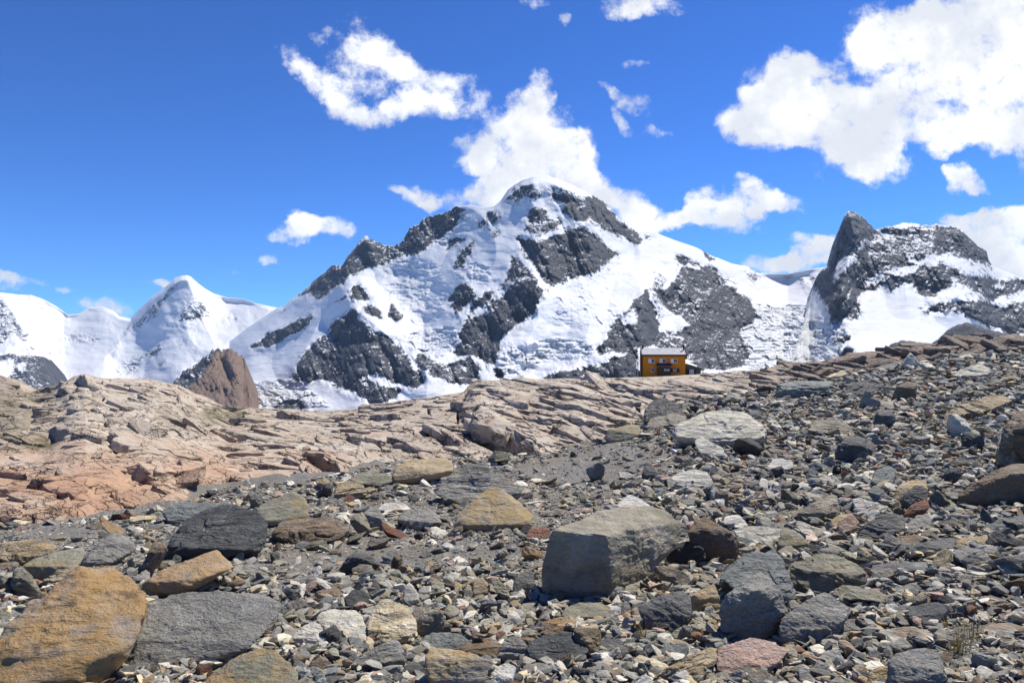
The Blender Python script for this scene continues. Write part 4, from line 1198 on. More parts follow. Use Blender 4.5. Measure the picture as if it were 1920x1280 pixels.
    z1, z0 = -(684.3 - VH) * s, -(690 - VH) * s
    MB().prism([(fx - .06, z1), (fx - .06, z0), (fx - .42, z0 - .05)], D - .015, D + .015, 'y').build('pennant', white, f)


build_hut()

# ------------------------------------------------------------------ rocks
COL = {'gray': (.235, .232, .222), 'dark': (.105, .108, .11), 'slate': (.078, .083, .088), 'blue': (.172, .188, .188), 'green': (.205, .20, .16), 'tan': (.31, .255, .175), 'ochre': (.285, .205, .13),
       'brown': (.165, .13, .097), 'rust': (.185, .095, .068), 'pale': (.45, .44, .40), 'white': (.52, .51, .49), 'pink': (.38, .28, .24), 'cream': (.50, .44, .32), 'warm': (.255, .235, .20)}
COL = {k: (min(.8, v[0] * 1.18), v[1] * 1.14, v[2] * 1.03) for k, v in COL.items()}
WORD = {'gray': 'grey', 'dark': 'dark grey', 'slate': 'slate-black', 'blue': 'blue-grey', 'green': 'greenish grey', 'tan': 'tan', 'ochre': 'ochre', 'brown': 'brown', 'rust': 'rust-red', 'pale': 'pale grey',
        'white': 'white', 'pink': 'pinkish', 'cream': 'cream', 'warm': 'warm grey'}


def rock_material(name, tint_attr=False, lichen=None, lichen_amt=.5, foliation=.5, foli_scale=9.0, speck=.22, bumpk=1.0, fscale=1.0):
    m, N, b = mat_new(name)
    tc0 = N.n('ShaderNodeTexCoord').outputs['Object']
    oi = N.n('ShaderNodeObjectInfo')
    if tint_attr:
        a = N.n('ShaderNodeAttribute'); a.attribute_name = 'tint'
        base = a.outputs['Color']; tc = tc0
    else:
        base = oi.outputs['Color']
        tc = N.vmath('ADD', tc0, N.vmath('SCALE', (17.0, 9.0, 5.0), s=oi.outputs['Random']))
    n1 = N.noise(tc, 3.2 * fscale, 8, .62)
    n2 = N.noise(N.vmath('ADD', tc, (4, 8, 1)), 9.0 * fscale, 8, .68)
    n3 = N.noise(tc, 70 * fscale, 5, .7)
    wob = N.vmath('ADD', tc, N.vmath('SCALE', N.noise(tc, 2.0 * fscale, 4, .55, color=True), s=.22 / fscale))
    fol = N.noise(N.mapping(wob, rot=(R(14), R(-22), 0), scale=(1.3, 1.3, foli_scale)), 2.2 * fscale, 8, .62)
    hs = N.n('ShaderNodeHueSaturation')
    N.put(hs.inputs['Color'], base)
    val = N.math('MULTIPLY', N.maprange(n1, .3, .7, .76, 1.24), N.maprange(n3, .28, .72, 1 - speck, 1 + speck))
    val = N.math('MULTIPLY', val, N.maprange(fol, .34, .64, 1 - .45 * foliation, 1 + .32 * foliation))
    N.put(hs.inputs['Value'], val)
    N.put(hs.inputs['Saturation'], N.maprange(n2, .3, .7, .75, 1.3))
    col = hs.outputs[0]
    # rusty weathering and pale mineral veins
    rust = N.maprange(N.noise(N.vmath('ADD', tc, (2, 3, 11)), 2.3 * fscale, 8, .66), .56, .72, 0, .55, smooth=True)
    col = N.mix(rust, col, N.mix(1.0, col, (1.28, .92, .66), 'MULTIPLY'))
    vein = N.maprange(N.math('ABSOLUTE', N.math('SUBTRACT', N.noise(N.vmath('ADD', wob, (6, 1, 2)), 1.6 * fscale, 5, .5), .5)), 0.0, .012, .45, 0)
    col = N.mix(N.math('MULTIPLY', vein, N.maprange(n1, .45, .6)), col, (.42, .41, .38))
    if lichen:
        for k, (lc, sc_, thr) in enumerate(lichen):
            f = N.maprange(N.noise(N.vmath('ADD', tc, (3 + k * 5, 1 + k, 7 - k * 3)), sc_ * fscale, 9, .7), thr, thr + .09, 0, lichen_amt, smooth=True)
            col = N.mix(f, col, lc)
    spots = N.math('MULTIPLY', N.maprange(N.voronoi(tc, 21 * fscale), .10, .17, .55, 0), N.maprange(n2, .5, .6))
    col = N.mix(spots, col, (.055, .055, .05))
    N.put(b.inputs['Base Color'], col)
    N.put(b.inputs['Roughness'], N.maprange(n2, .3, .7, .6, .95))
    h = N.math('ADD', N.math('MULTIPLY', fol, .055 * bumpk / fscale), N.math('MULTIPLY', n2, .035 * bumpk / fscale))
    h = N.math('ADD', h, N.math('MULTIPLY', n3, .006 * bumpk / fscale))
    bump = N.n('ShaderNodeBump'); bump.inputs['Strength'].default_value = 1.0; bump.inputs['Distance'].default_value = 1.0
    N.put(bump.inputs['Height'], h); N.put(b.inputs['Normal'], bump.outputs[0])
    return m


ROCK = rock_material('schist_rock')
ROCK_LICHEN = rock_material('lichen_rock', lichen=[((.40, .25, .09), 2.6, .46), ((.10, .07, .045), 5.0, .58), ((.30, .275, .235), 1.7, .50), ((.28, .12, .04), 7.0, .62)], lichen_amt=.62, foliation=.25, bumpk=1.25)
ROCK_TAN = rock_material('tan_gneiss', lichen=[((.34, .24, .09), 2.4, .5), ((.14, .15, .13), 2.0, .56)], lichen_amt=.6, foliation=.35, bumpk=.8)
ROCK_BAND = rock_material('banded_schist', lichen=[((.40, .36, .24), 2.6, .54)], lichen_amt=.5, foliation=1.0, foli_scale=11, bumpk=1.5)
ROCK_SLATE = rock_material('dark_slate', foliation=.8, foli_scale=13, bumpk=1.3, speck=.15)
ROCK_GRAIN = rock_material('coarse_gneiss', foliation=.15, speck=.4, bumpk=1.5)
ROCK_SMALL = rock_material('stone_surface', fscale=.55, bumpk=1.4)
ROCK_SCREE = rock_material('scree_stone', tint_attr=True, fscale=4.0)
ROCK_BLOCK = rock_material('olive_gneiss', lichen=[((.40, .36, .24), 2.2, .52), ((.16, .145, .085), 1.6, .48)], lichen_amt=.6, foliation=.35, foli_scale=7, bumpk=1.1)
MATS = {'K': ROCK_BLOCK, '': ROCK, 'L': ROCK_LICHEN, 'T': ROCK_TAN, 'B': ROCK_BAND, 'S': ROCK_SLATE, 'G': ROCK_GRAIN}


def hero_points(outline, tf, T=None, extra=()):
    """3-D hull points of a rock from the outline it shows: foot on the ground, far edge T metres behind, share tf of its height is top face"""
    o = np.array(outline, float)
    vmax, vmin = o[:, 1].max(), o[:, 1].min()
    uc = (o[:, 0].max() + o[:, 0].min()) / 2
    ub = o[o[:, 1] > vmax - .12 * (vmax - vmin) - 1][:, 0].mean()
    D = ground_depth(ub, vmax)
    h = (vmax - o[:, 1]) / max(vmax - vmin, 1)
    Hm = (vmax - vmin) / FOC * D; Wm = (o[:, 0].max() - o[:, 0].min()) / FOC * D
    if T is None:
        T = max(.62 * Wm, .8 * Hm) if tf < .6 else max(.5 * Wm, 1.15 * Hm)
    pts = []
    outer = []
    for (u, v), k in zip(o, h):
        f = np.clip((k - (1 - tf)) / max(tf, .05), 0, 1) if tf > 0 else 0
        dep = D + T * (.10 * min(k, 1 - tf) / max(1 - tf, .05) + .80 * f + .04)
        if k < .4:
            dep = min(max(dep, D), max(D, min(ground_depth(u, v), D + .55 * T)))
        q = at(u, v, dep); pts.append(q); outer.append(q)
    cu, cv = o[:, 0].mean(), o[:, 1].mean()
    ang = np.arange(5) * 1.2566 + .4 + (o[:, 0].sum() % 1.2)
    pick = sorted({int(np.argmax((o[:, 0] - o[:, 0].mean()) / max(np.ptp(o[:, 0]), 1) * math.cos(t) + (o[:, 1] - o[:, 1].mean()) / max(np.ptp(o[:, 1]), 1) * math.sin(t))) for t in ang})
    for (u, v), k in zip(o[pick], h[pick]):           # the front face, a little inside the outline
        if k < (1 - tf) + .05 or tf < .35:
            vv = vmax - (vmax - v) * (1 - tf * .9) if tf < .35 else v
            pts.append(at(cu + (u - cu) * .86, cv + (vv - cv) * .90, D - .03 * T + .07 * T * k))
    for (u, v, t) in extra:
        pts.append(at(u, v, D + T * t))
    for (u, v), k in zip(o[pick], h[pick]):           # far side, inside the outline
        uu, vv = cu + (u - cu) * .86, cv + (v - cv) * .86
        pts.append(at(uu, vv, D + T * (1.0 + .12 * k)))
        if k < .5:
            pts.append(at(uu, v + .16 * (vmax - vmin), D + .25 * T)); pts.append(at(uu, v + .10 * (vmax - vmin), D + .8 * T))
    return np.array(pts), D, Wm, Hm


# name, colour, material, share of top face, outline, short description, what it stands by
HEROES = [
 ('boulder','ochre','L',.80,[(-25,1255),(0,1192),(50,1147),(77,1120),(110,1090),(140,1073),(157,1052),(175,1044),(200,1042),(227,1060),(253,1093),(276,1130),(263,1180),(233,1217),(207,1243),(190,1290),(60,1310),(-25,1310)],'big ochre lichen-stained boulder','in the bottom left corner'),
 ('boulder','gray','G',.62,[(277,1127),(297,1113),(347,1109),(433,1109),(500,1110),(530,1133),(530,1147),(500,1173),(467,1213),(397,1237),(367,1250),(300,1262),(243,1257),(240,1240),(260,1190)],'broad grey flat-faced slab','right of the ochre boulder'),
 ('rock_slab','ochre','T',.55,[(263,1110),(267,1093),(287,1080),(333,1060),(367,1043),(407,1030),(423,1036),(442,1053),(433,1067),(400,1083),(333,1110),(277,1118)],'long orange-brown leaning slab','below the slate-black boulder'),
 ('boulder','slate','S',.66,[(310,1027),(347,997),(353,977),(383,957),(407,945),(477,955),(487,968),(505,985),(498,1020),(483,1033),(443,1047),(390,1043),(333,1053),(317,1047)],'big slate-black foliated boulder','behind the orange-brown slab'),
 ('boulder','blue','',.7,[(302,960),(320,945),(355,940),(410,943),(395,965),(345,985),(310,978)],'blue-grey low slab','behind the slate-black boulder'),
 ('boulder','green','T',.75,[(480,957),(500,940),(522,930),(550,920),(567,929),(580,950),(580,967),(547,973),(507,988),(490,978)],'greenish tan smooth boulder','right of the slate-black boulder'),
 ('boulder','brown','B',.5,[(513,995),(530,978),(570,972),(620,972),(650,985),(655,1000),(640,1015),(600,1018),(560,1021),(515,1022)],'long brown banded block','below the greenish tan boulder'),
 ('boulder','gray','',.82,[(150,1055),(173,1027),(207,1003),(227,1000),(253,1017),(257,1030),(230,1040),(208,1055),(170,1062)],'grey sloping triangular slab','left of the slate-black boulder'),
 ('boulder','tan','B',.45,[(-12,1040),(0,1020),(15,1015),(60,1013),(95,1017),(109,1027),(110,1035),(85,1045),(40,1056),(5,1050)],'tan banded boulder','at the left edge of the moraine'),
 ('boulder','green','T',.55,[(40,1062),(57,1050),(100,1035),(155,1025),(161,1035),(147,1060),(118,1090),(75,1088),(45,1077)],'olive-tan long boulder','above the ochre boulder'),
 ('rock_slab','green','B',.3,[(20,1085),(28,1062),(40,1058),(60,1090),(82,1114),(77,1124),(50,1128),(28,1110)],'upright greenish shard','left of the ochre boulder top'),
 ('stone','brown','',.5,[(-8,1068),(-5,1055),(30,1051),(38,1060),(22,1074),(-5,1074)],'flat brown stone','at the left edge above the shard'),
 ('rock_slab','brown','B',.35,[(262,1078),(278,1035),(290,1012),(305,1009),(315,1032),(287,1067),(268,1083)],'upright brown-grey shard','left foot of the slate-black boulder'),
 ('rock_slab','tan','B',.7,[(72,1092),(110,1070),(143,1063),(146,1074),(112,1092),(88,1097)],'thin tan slab','behind the top of the ochre boulder'),
 ('boulder','green','L',.8,[(362,1295),(400,1262),(440,1235),(490,1217),(515,1219),(545,1243),(563,1268),(570,1300),(450,1312)],'greenish rounded boulder with yellow streaks','at the bottom edge below the grey slab'),
 ('boulder','white','',.55,[(550,1192),(563,1170),(583,1164),(600,1169),(617,1200),(617,1213),(600,1225),(570,1221),(553,1210)],'white-pink blocky stone','right of the broad grey slab'),
 ('stone','brown','G',.4,[(576,1262),(581,1242),(600,1232),(620,1239),(633,1260),(612,1271),(585,1272)],'dark brown rounded stone','at the bottom below the white stones'),
 ('stone','gray','',.6,[(428,1076),(440,1062),(480,1057),(488,1065),(481,1079),(443,1084)],'small flat grey stone','right end of the orange-brown slab'),
 ('boulder','tan','T',.85,[(850,985),(857,968),(895,930),(918,916),(935,913),(960,930),(985,950),(1000,965),(999,985),(975,993),(920,997),(870,995)],'smooth tan pyramid boulder','in the middle of the moraine'),
 ('boulder','gray','B',.8,[(812,918),(830,892),(868,872),(905,870),(940,885),(970,913),(978,926),(940,940),(860,945),(825,935)],'large grey whaleback slab','behind the tan pyramid boulder'),
 ('boulder','tan','T',.45,[(730,892),(742,872),(770,862),(835,857),(850,866),(851,884),(815,900),(770,907),(735,904)],'long olive-tan block','at the foot of the pale bedrock'),
 ('stone','green','',.7,[(655,899),(670,887),(700,883),(725,889),(737,904),(715,912),(668,906)],'smooth greenish boulder','left of the olive-tan block'),
 ('boulder','pale','',.75,[(594,1158),(605,1147),(620,1143),(643,1143),(670,1143),(687,1173),(690,1213),(655,1214),(620,1195),(603,1175)],'white heart-shaped slab','between two other white stones'),
 ('rock_slab','cream','B',.72,[(689,1178),(700,1135),(715,1124),(735,1122),(760,1137),(780,1160),(784,1180),(774,1196),(720,1204),(698,1214)],'cream leaning slab','right of the white heart-shaped slab'),
 ('rock_slab','gray','B',.7,[(655,1247),(693,1220),(735,1200),(745,1203),(757,1223),(760,1240),(700,1260),(663,1260)],'pale grey tilted slab','below the cream slab'),
 ('boulder','tan','L',.35,[(795,1229),(810,1213),(847,1216),(893,1226),(917,1237),(912,1284),(860,1300),(807,1292)],'olive-tan crumbling block','at the bottom edge in the middle'),
 ('boulder','slate','S',.7,[(992,1214),(1010,1193),(1053,1182),(1087,1192),(1104,1219),(1088,1240),(1053,1251),(1020,1247),(993,1233)],'smooth slate-blue boulder','near the bottom, below the great block'),
 ('boulder','warm','K',.32,[(1009,1105),(1016,1066),(1031,1004),(1037,994),(1079,979),(1126,958),(1162,950),(1221,950),(1257,963),(1273,982),(1275,1000),(1266,1028),(1233,1062),(1203,1086),(1180,1114),(1126,1124),(1088,1129),(1019,1127)],'great square-faced banded block','in the middle of the foreground'),
 ('boulder','brown','G',.3,[(1290,998),(1304,977),(1322,967),(1343,976),(1370,995),(1386,1013),(1386,1040),(1355,1060),(1328,1055),(1295,1031)],'dark brown shaded boulder','right behind the great square block'),
 ('stone','white','',.75,[(1355,977),(1362,967),(1385,964),(1402,982),(1396,991),(1362,985)],'clean white stone','on top right of the dark brown boulder'),
 ('rock_slab','pale','B',.85,[(1370,993),(1400,985),(1466,991),(1461,1010),(1440,1021),(1400,1019),(1380,1006)],'pale yellow-white flat slab','right of the dark brown boulder'),
 ('boulder','blue','',.6,[(1349,1080),(1376,1054),(1405,1040),(1450,1031),(1465,1047),(1477,1078),(1494,1126),(1488,1135),(1465,1112),(1423,1100),(1376,1103)],'blue-grey wedge boulder','behind the shaded grey boulder'),
 ('boulder','gray','G',.25,[(1349,1142),(1360,1117),(1390,1097),(1425,1070),(1440,1079),(1455,1095),(1479,1140),(1473,1165),(1455,1182),(1430,1197),(1390,1204),(1360,1198),(1350,1175)],'shaded grey pentagonal boulder','in front of the blue-grey wedge'),
 ('boulder','gray','G',.55,[(1460,1182),(1469,1158),(1499,1135),(1546,1111),(1570,1125),(1597,1146),(1578,1165),(1570,1187),(1546,1199),(1522,1207),(1481,1213),(1463,1203)],'grey hunchbacked boulder','right of the shaded pentagonal boulder'),
 ('boulder','dark','',.45,[(1195,1137),(1227,1120),(1280,1105),(1295,1120),(1298,1158),(1287,1168),(1275,1183),(1248,1189),(1218,1183),(1209,1157)],'dark grey block with lit top','below the great square block'),
 ('stone','tan','',.35,[(1285,1118),(1320,1102),(1340,1093),(1346,1107),(1352,1146),(1318,1152),(1299,1156),(1290,1135)],'tan pointed wedge','between dark block and pentagonal boulder'),
 ('boulder','green','',.6,[(1049,1157),(1061,1138),(1088,1128),(1126,1129),(1146,1136),(1151,1156),(1120,1162),(1080,1166)],'greenish grey low boulder','at the foot of the great square block'),
 ('rock_slab','ochre','B',.8,[(1011,1189),(1028,1164),(1046,1157),(1086,1157),(1086,1170),(1058,1180),(1030,1192)],'orange flat stone','above the slate-blue boulder'),
 ('boulder','pink','G',.6,[(1345,1214),(1390,1203),(1405,1195),(1435,1197),(1480,1218),(1460,1242),(1447,1258),(1414,1266),(1352,1269),(1344,1250)],'pink-grey angular boulder','below the shaded pentagonal boulder'),
 ('rock_slab','tan','B',.6,[(1225,1270),(1245,1253),(1287,1232),(1334,1211),(1346,1215),(1344,1236),(1316,1263),(1275,1282),(1233,1281)],'long tan slab','left of the pink-grey boulder'),
 ('stone','cream','',.7,[(1187,1236),(1200,1226),(1230,1236),(1254,1247),(1248,1258),(1230,1264),(1208,1256)],'flat orange-cream stone','left of the long tan slab'),
 ('stone','dark','',.7,[(1111,1217),(1130,1197),(1160,1196),(1174,1210),(1150,1223),(1120,1226)],'dark grey flat stone','right of the slate-blue boulder'),
 ('boulder','warm','B',.6,[(1494,962),(1505,953),(1560,926),(1568,930),(1572,960),(1545,972),(1510,983),(1497,976)],'warm grey wedge block','above the pale flat slab'),
 ('rock_slab','white','B',.75,[(1596,937),(1610,932),(1640,941),(1667,950),(1656,961),(1620,964),(1600,952)],'white-grey slab','right of the warm grey wedge'),
 ('boulder','brown','G',.2,[(1794,947),(1798,925),(1830,904),(1867,880),(1900,871),(1945,871),(1955,947),(1871,950),(1814,954)],'large brown shaded boulder','at the right edge'),
 ('stone','rust','',.45,[(1693,966),(1710,945),(1740,934),(1744,950),(1730,966),(1705,976)],'rust-red angular stone','left of the large brown boulder'),
 ('stone','tan','T',.55,[(1555,987),(1560,970),(1580,961),(1600,964),(1611,980),(1601,994),(1562,998)],'tan rounded stone','below the white-grey slab'),
 ('boulder','dark','B',.6,[(1588,1024),(1620,990),(1645,966),(1680,959),(1704,972),(1692,991),(1660,1007),(1620,1024),(1600,1031)],'dark grey whale-shaped boulder','right of the tan rounded stone'),
 ('boulder','gray','',.7,[(1694,988),(1720,967),(1742,961),(1751,995),(1720,1003),(1698,1002)],'grey square boulder','right of the whale-shaped boulder'),
 ('rock_slab','blue','B',.85,[(1838,992),(1870,975),(1925,964),(1935,1000),(1880,1004),(1850,999)],'light blue-grey flat slab','at the right edge under the brown boulder'),
 ('boulder','green','T',.5,[(1455,1027),(1465,998),(1480,990),(1500,1000),(1519,1020),(1511,1031),(1470,1036)],'olive grey rounded boulder','right end of the pale flat slab'),
 ('rock_slab','pale','B',.8,[(1488,982),(1500,977),(1530,989),(1553,996),(1522,1009),(1508,1002)],'pale pointed slab','left of the tan rounded stone'),
 ('rock_slab','brown','B',.5,[(1655,1022),(1665,1008),(1720,1002),(1734,1010),(1720,1022),(1670,1030)],'long brown stone','below the whale-shaped boulder'),
 ('rock_slab','dark','',.45,[(1694,1042),(1710,1022),(1760,1010),(1796,1006),(1791,1032),(1750,1047),(1705,1052)],'long dark slab','below the light blue-grey slab'),
 ('stone','tan','G',.5,[(1779,1032),(1790,1014),(1850,1001),(1858,1015),(1846,1031),(1800,1042)],'tan rounded log-shaped stone','right end of the long dark slab'),
 ('boulder','green','B',.4,[(1474,1088),(1480,1065),(1500,1052),(1540,1041),(1570,1041),(1600,1057),(1625,1078),(1631,1096),(1600,1107),(1540,1110),(1490,1107)],'dark olive humped boulder','above the hunchbacked boulder'),
 ('rock_slab','dark','',.4,[(1630,1077),(1635,1059),(1700,1052),(1738,1052),(1741,1066),(1720,1080),(1650,1084)],'dark brick-like slab','right of the olive humped boulder'),
 ('rock_slab','gray','B',.8,[(1658,1122),(1700,1095),(1740,1085),(1766,1082),(1766,1096),(1740,1107),(1690,1118)],'grey layered slab','below the dark brick-like slab'),
 ('boulder','slate','',.5,[(1699,1157),(1705,1140),(1730,1130),(1766,1127),(1779,1148),(1769,1166),(1750,1174),(1715,1171)],'slate-black cube-like stone','below the grey layered slab'),
 ('rock_slab','pale','B',.7,[(1638,1193),(1650,1178),(1700,1174),(1740,1179),(1762,1195),(1759,1211),(1700,1207),(1660,1206)],'broad pale slab','above the bottom right boulder'),
 ('boulder','gray','G',.45,[(1662,1290),(1665,1240),(1680,1222),(1715,1214),(1750,1212),(1765,1229),(1776,1260),(1774,1295),(1715,1305)],'grey speckled boulder','at the bottom right edge'),
 ('stone','tan','G',.45,[(1624,1284),(1630,1260),(1650,1247),(1668,1249),(1668,1288)],'tan bottom stone','left of the grey speckled boulder'),
 ('stone','brown','T',.6,[(1833,1188),(1850,1172),(1890,1166),(1922,1175),(1918,1191),(1860,1194)],'warm brown flat stone','right of the grass tufts'),
 ('stone','dark','',.5,[(1569,1182),(1575,1163),(1600,1159),(1623,1165),(1621,1180),(1590,1192)],'dark flat-topped stone','right of the hunchbacked boulder'),
 ('boulder','pale','B',.50,[(1259,813),(1274,795),(1311,779),(1367,770),(1400,775),(1432,799),(1439,819),(1420,832),(1367,840),(1319,833),(1294,829),(1266,824)],'big pale-topped boulder','below the hut'),
 ('rock_slab','pale','',.7,[(1300,832),(1307,815),(1330,828),(1355,840),(1364,857),(1345,862),(1310,847)],'pale tongue-shaped slab','leaning against the pale-topped boulder'),
 ('boulder','dark','B',.6,[(1206,792),(1210,765),(1225,750),(1245,744),(1270,755),(1286,780),(1270,792),(1225,799)],'dark grey peaked boulder','behind the pale-topped boulder'),
 ('stone','warm','',.7,[(1209,803),(1220,784),(1260,775),(1288,780),(1285,793),(1250,803)],'warm grey rounded stone','at the foot of the peaked boulder'),
 ('boulder','green','T',.35,[(1132,822),(1140,805),(1180,796),(1200,796),(1201,815),(1175,826),(1140,829)],'olive block','where bedrock and moraine meet below the hut'),
 ('boulder','blue','B',.3,[(1452,747),(1455,722),(1480,715),(1560,715),(1569,735),(1540,742),(1500,747)],'long flat-topped blue-grey block','on the slope right of the hut'),
 ('boulder','dark','B',.5,[(1577,744),(1590,723),(1620,713),(1641,721),(1646,739),(1610,744)],'dark wedge boulder','right of the flat-topped block'),
 ('boulder','brown','G',.25,[(1671,748),(1680,725),(1700,714),(1718,719),(1719,742),(1700,754)],'brown standing boulder','upper right, right of the dark wedge'),
 ('boulder','dark','G',.3,[(1564,852),(1572,830),(1595,818),(1620,821),(1636,845),(1633,860),(1610,870),(1580,864)],'dark grey egg-shaped boulder','right of the pale-topped boulder'),
 ('boulder','warm','B',.65,[(1512,808),(1525,790),(1555,783),(1590,794),(1604,812),(1590,819),(1530,811)],'warm grey low hump','above the egg-shaped boulder'),
 ('rock_slab','tan','B',.6,[(1763,785),(1790,765),(1850,742),(1896,742),(1901,750),(1850,771),(1790,788)],'long tan-brown slab','high on the right slope'),
 ('rock_slab','white','',.85,[(1438,877),(1450,860),(1485,862),(1488,876),(1470,884)],'white flat stone','below the pale-topped boulder, to its right'),
 ('boulder','pale','',.6,[(1253,897),(1270,887),(1305,880),(1326,884),(1338,907),(1325,918),(1290,912)],'pale pointed boulder with dark side','alone on the gravel below the pale-topped boulder'),
 ('stone','dark','',.35,[(1202,892),(1210,867),(1218,864),(1237,890),(1236,899),(1215,898)],'dark tooth-like stone','left of the pale pointed boulder'),
 ('stone','white','',.65,[(1154,951),(1165,935),(1180,926),(1200,934),(1222,950),(1200,955)],'white-topped angular stone','just behind the great square block'),
 ('boulder','blue','',.6,[(1630,908),(1640,882),(1665,872),(1681,880),(1676,906),(1650,915)],'blue-grey rounded boulder','right of the flat gravel, mid slope'),
 ('boulder','dark','',.3,[(1636,792),(1645,768),(1665,765),(1679,780),(1679,799),(1655,801)],'dark square boulder','above the egg-shaped boulder, to its right'),
 ('boulder','brown','B',.3,[(1867,872),(1870,840),(1885,800),(1905,775),(1935,768),(1940,872),(1890,884)],'tall brown craggy boulder','at the right edge, mid slope'),
 ('rock_slab','blue','',.55,[(1624,920),(1640,907),(1673,935),(1662,947),(1640,943)],'blue-grey leaning slab','left of the white-grey slab'),
 ('boulder','tan','T',.5,[(1674,942),(1680,910),(1710,899),(1741,899),(1739,922),(1700,937)],'tan grey block','right of the blue-grey leaning slab'),
 ('boulder','dark','G',.5,[(1689,948),(1695,925),(1720,907),(1739,911),(1739,937),(1710,951)],'dark rounded boulder','in front of the tan grey block'),
 ('boulder','dark','G',.25,[(635,1070),(650,1045),(670,1030),(690,1039),(717,1060),(713,1077),(690,1080),(640,1077)],'dark triangular stone','alone on the fine gravel'),
 ('stone','tan','B',.45,[(624,927),(630,910),(650,902),(680,906),(690,925),(670,937),(635,937)],'tan rounded boulder','below the smooth greenish boulder'),
 ('stone','gray','',.35,[(682,962),(690,953),(710,952),(721,975),(718,993),(700,989)],'grey blocky stone','right of the long brown block'),
 ('rock_slab','green','',.3,[(656,977),(665,960),(676,964),(699,995),(691,1004),(678,999)],'leaning olive shard','against the right end of the brown block'),
 ('rock_slab','white','',.85,[(708,955),(722,942),(755,941),(771,953),(745,960)],'white flat slab','above the grey blocky stone'),
 ('boulder','gray','',.65,[(744,974),(760,955),(800,949),(821,965),(829,980),(790,992),(772,990)],'flat grey boulder','left of the tan pyramid boulder'),
 ('stone','rust','',.5,[(984,1007),(990,993),(1010,987),(1031,990),(1031,1011),(1005,1014)],'rust-red stone','right foot of the tan pyramid boulder'),
 ('stone','tan','',.5,[(882,1117),(890,1087),(903,1081),(919,1100),(919,1112),(903,1124)],'tan five-sided stone','left of the great square block'),
 ('rock_slab','green','',.5,[(919,1087),(928,1079),(945,1094),(958,1120),(946,1127),(930,1107)],'olive leaning flake','right of the tan five-sided stone'),
 ('stone','pale','',.5,[(754,1132),(758,1100),(768,1091),(784,1110),(787,1127),(770,1138)],'pale upright stone','above the cream slab'),
 ('boulder','dark','',.5,[(961,1112),(965,1085),(985,1069),(1000,1074),(1004,1100),(995,1119),(970,1117)],'dark greenish stone','touching the left side of the great block'),
 ('boulder','blue','B',.8,[(789,1213),(795,1190),(830,1184),(865,1189),(887,1205),(850,1219),(810,1219)],'blue-grey flat boulder','above the crumbling olive-tan block'),
 ('boulder','brown','',.65,[(856,1218),(880,1200),(920,1194),(946,1210),(926,1233),(890,1225)],'brown low boulder','right of the blue-grey flat boulder'),
 ('boulder','gray','B',.5,[(934,1228),(945,1200),(975,1194),(991,1215),(986,1237),(950,1243)],'grey foliated stone','left of the slate-blue boulder'),
 ('stone','white','',.5,[(910,1288),(925,1255),(945,1242),(969,1248),(961,1272),(935,1292)],'bright white quartz stone','at the bottom edge below the grey foliated stone'),
 ('stone','green','G',.4,[(804,1190),(812,1165),(830,1156),(846,1170),(846,1187),(825,1192)],'olive rounded stone','right of the cream slab'),
 ('rock_slab','pink','',.75,[(631,1278),(640,1265),(690,1259),(701,1268),(690,1281),(640,1286)],'pink flat stone','at the bottom right of the brown rounded stone'),
 ('rock_slab','dark','',.4,[(1857,654),(1858,634),(1875,632),(1896,636),(1897,653)],'black rock standing in for a shadowed gap','on the crest at upper right'),  # dark rock added where a shadowed gap lies between the slabs
 ('rock_slab','dark','',.5,[(1885,706),(1888,699),(1903,698),(1908,706)],'bottom dark stone of a small cairn','upper right slope'),
 ('rock_slab','brown','',.5,[(1888,699),(1890,692),(1902,691),(1906,699)],'middle brown stone of a small cairn','upper right slope'),
 ('rock_slab','dark','',.5,[(1890,692),(1893,684),(1901,684),(1904,692)],'top dark stone of a small cairn','upper right slope'),
 ('boulder','pale','B',.75,[(1785,706),(1800,692),(1835,683),(1858,690),(1855,702),(1815,710)],'pale low slab boulder','upper right below the crest'),
 ('rock_slab','tan','B',.7,[(1870,716),(1880,706),(1905,704),(1918,712),(1900,718)],'small ochre-tan slab','right of the cairn foot'),
 ('boulder','brown','',.5,[(1845,735),(1852,718),(1862,712),(1870,722),(1866,734)],'small brown angular boulder','below the pale low slab'),
]

HERO_BOX = []
HERO_REF = []


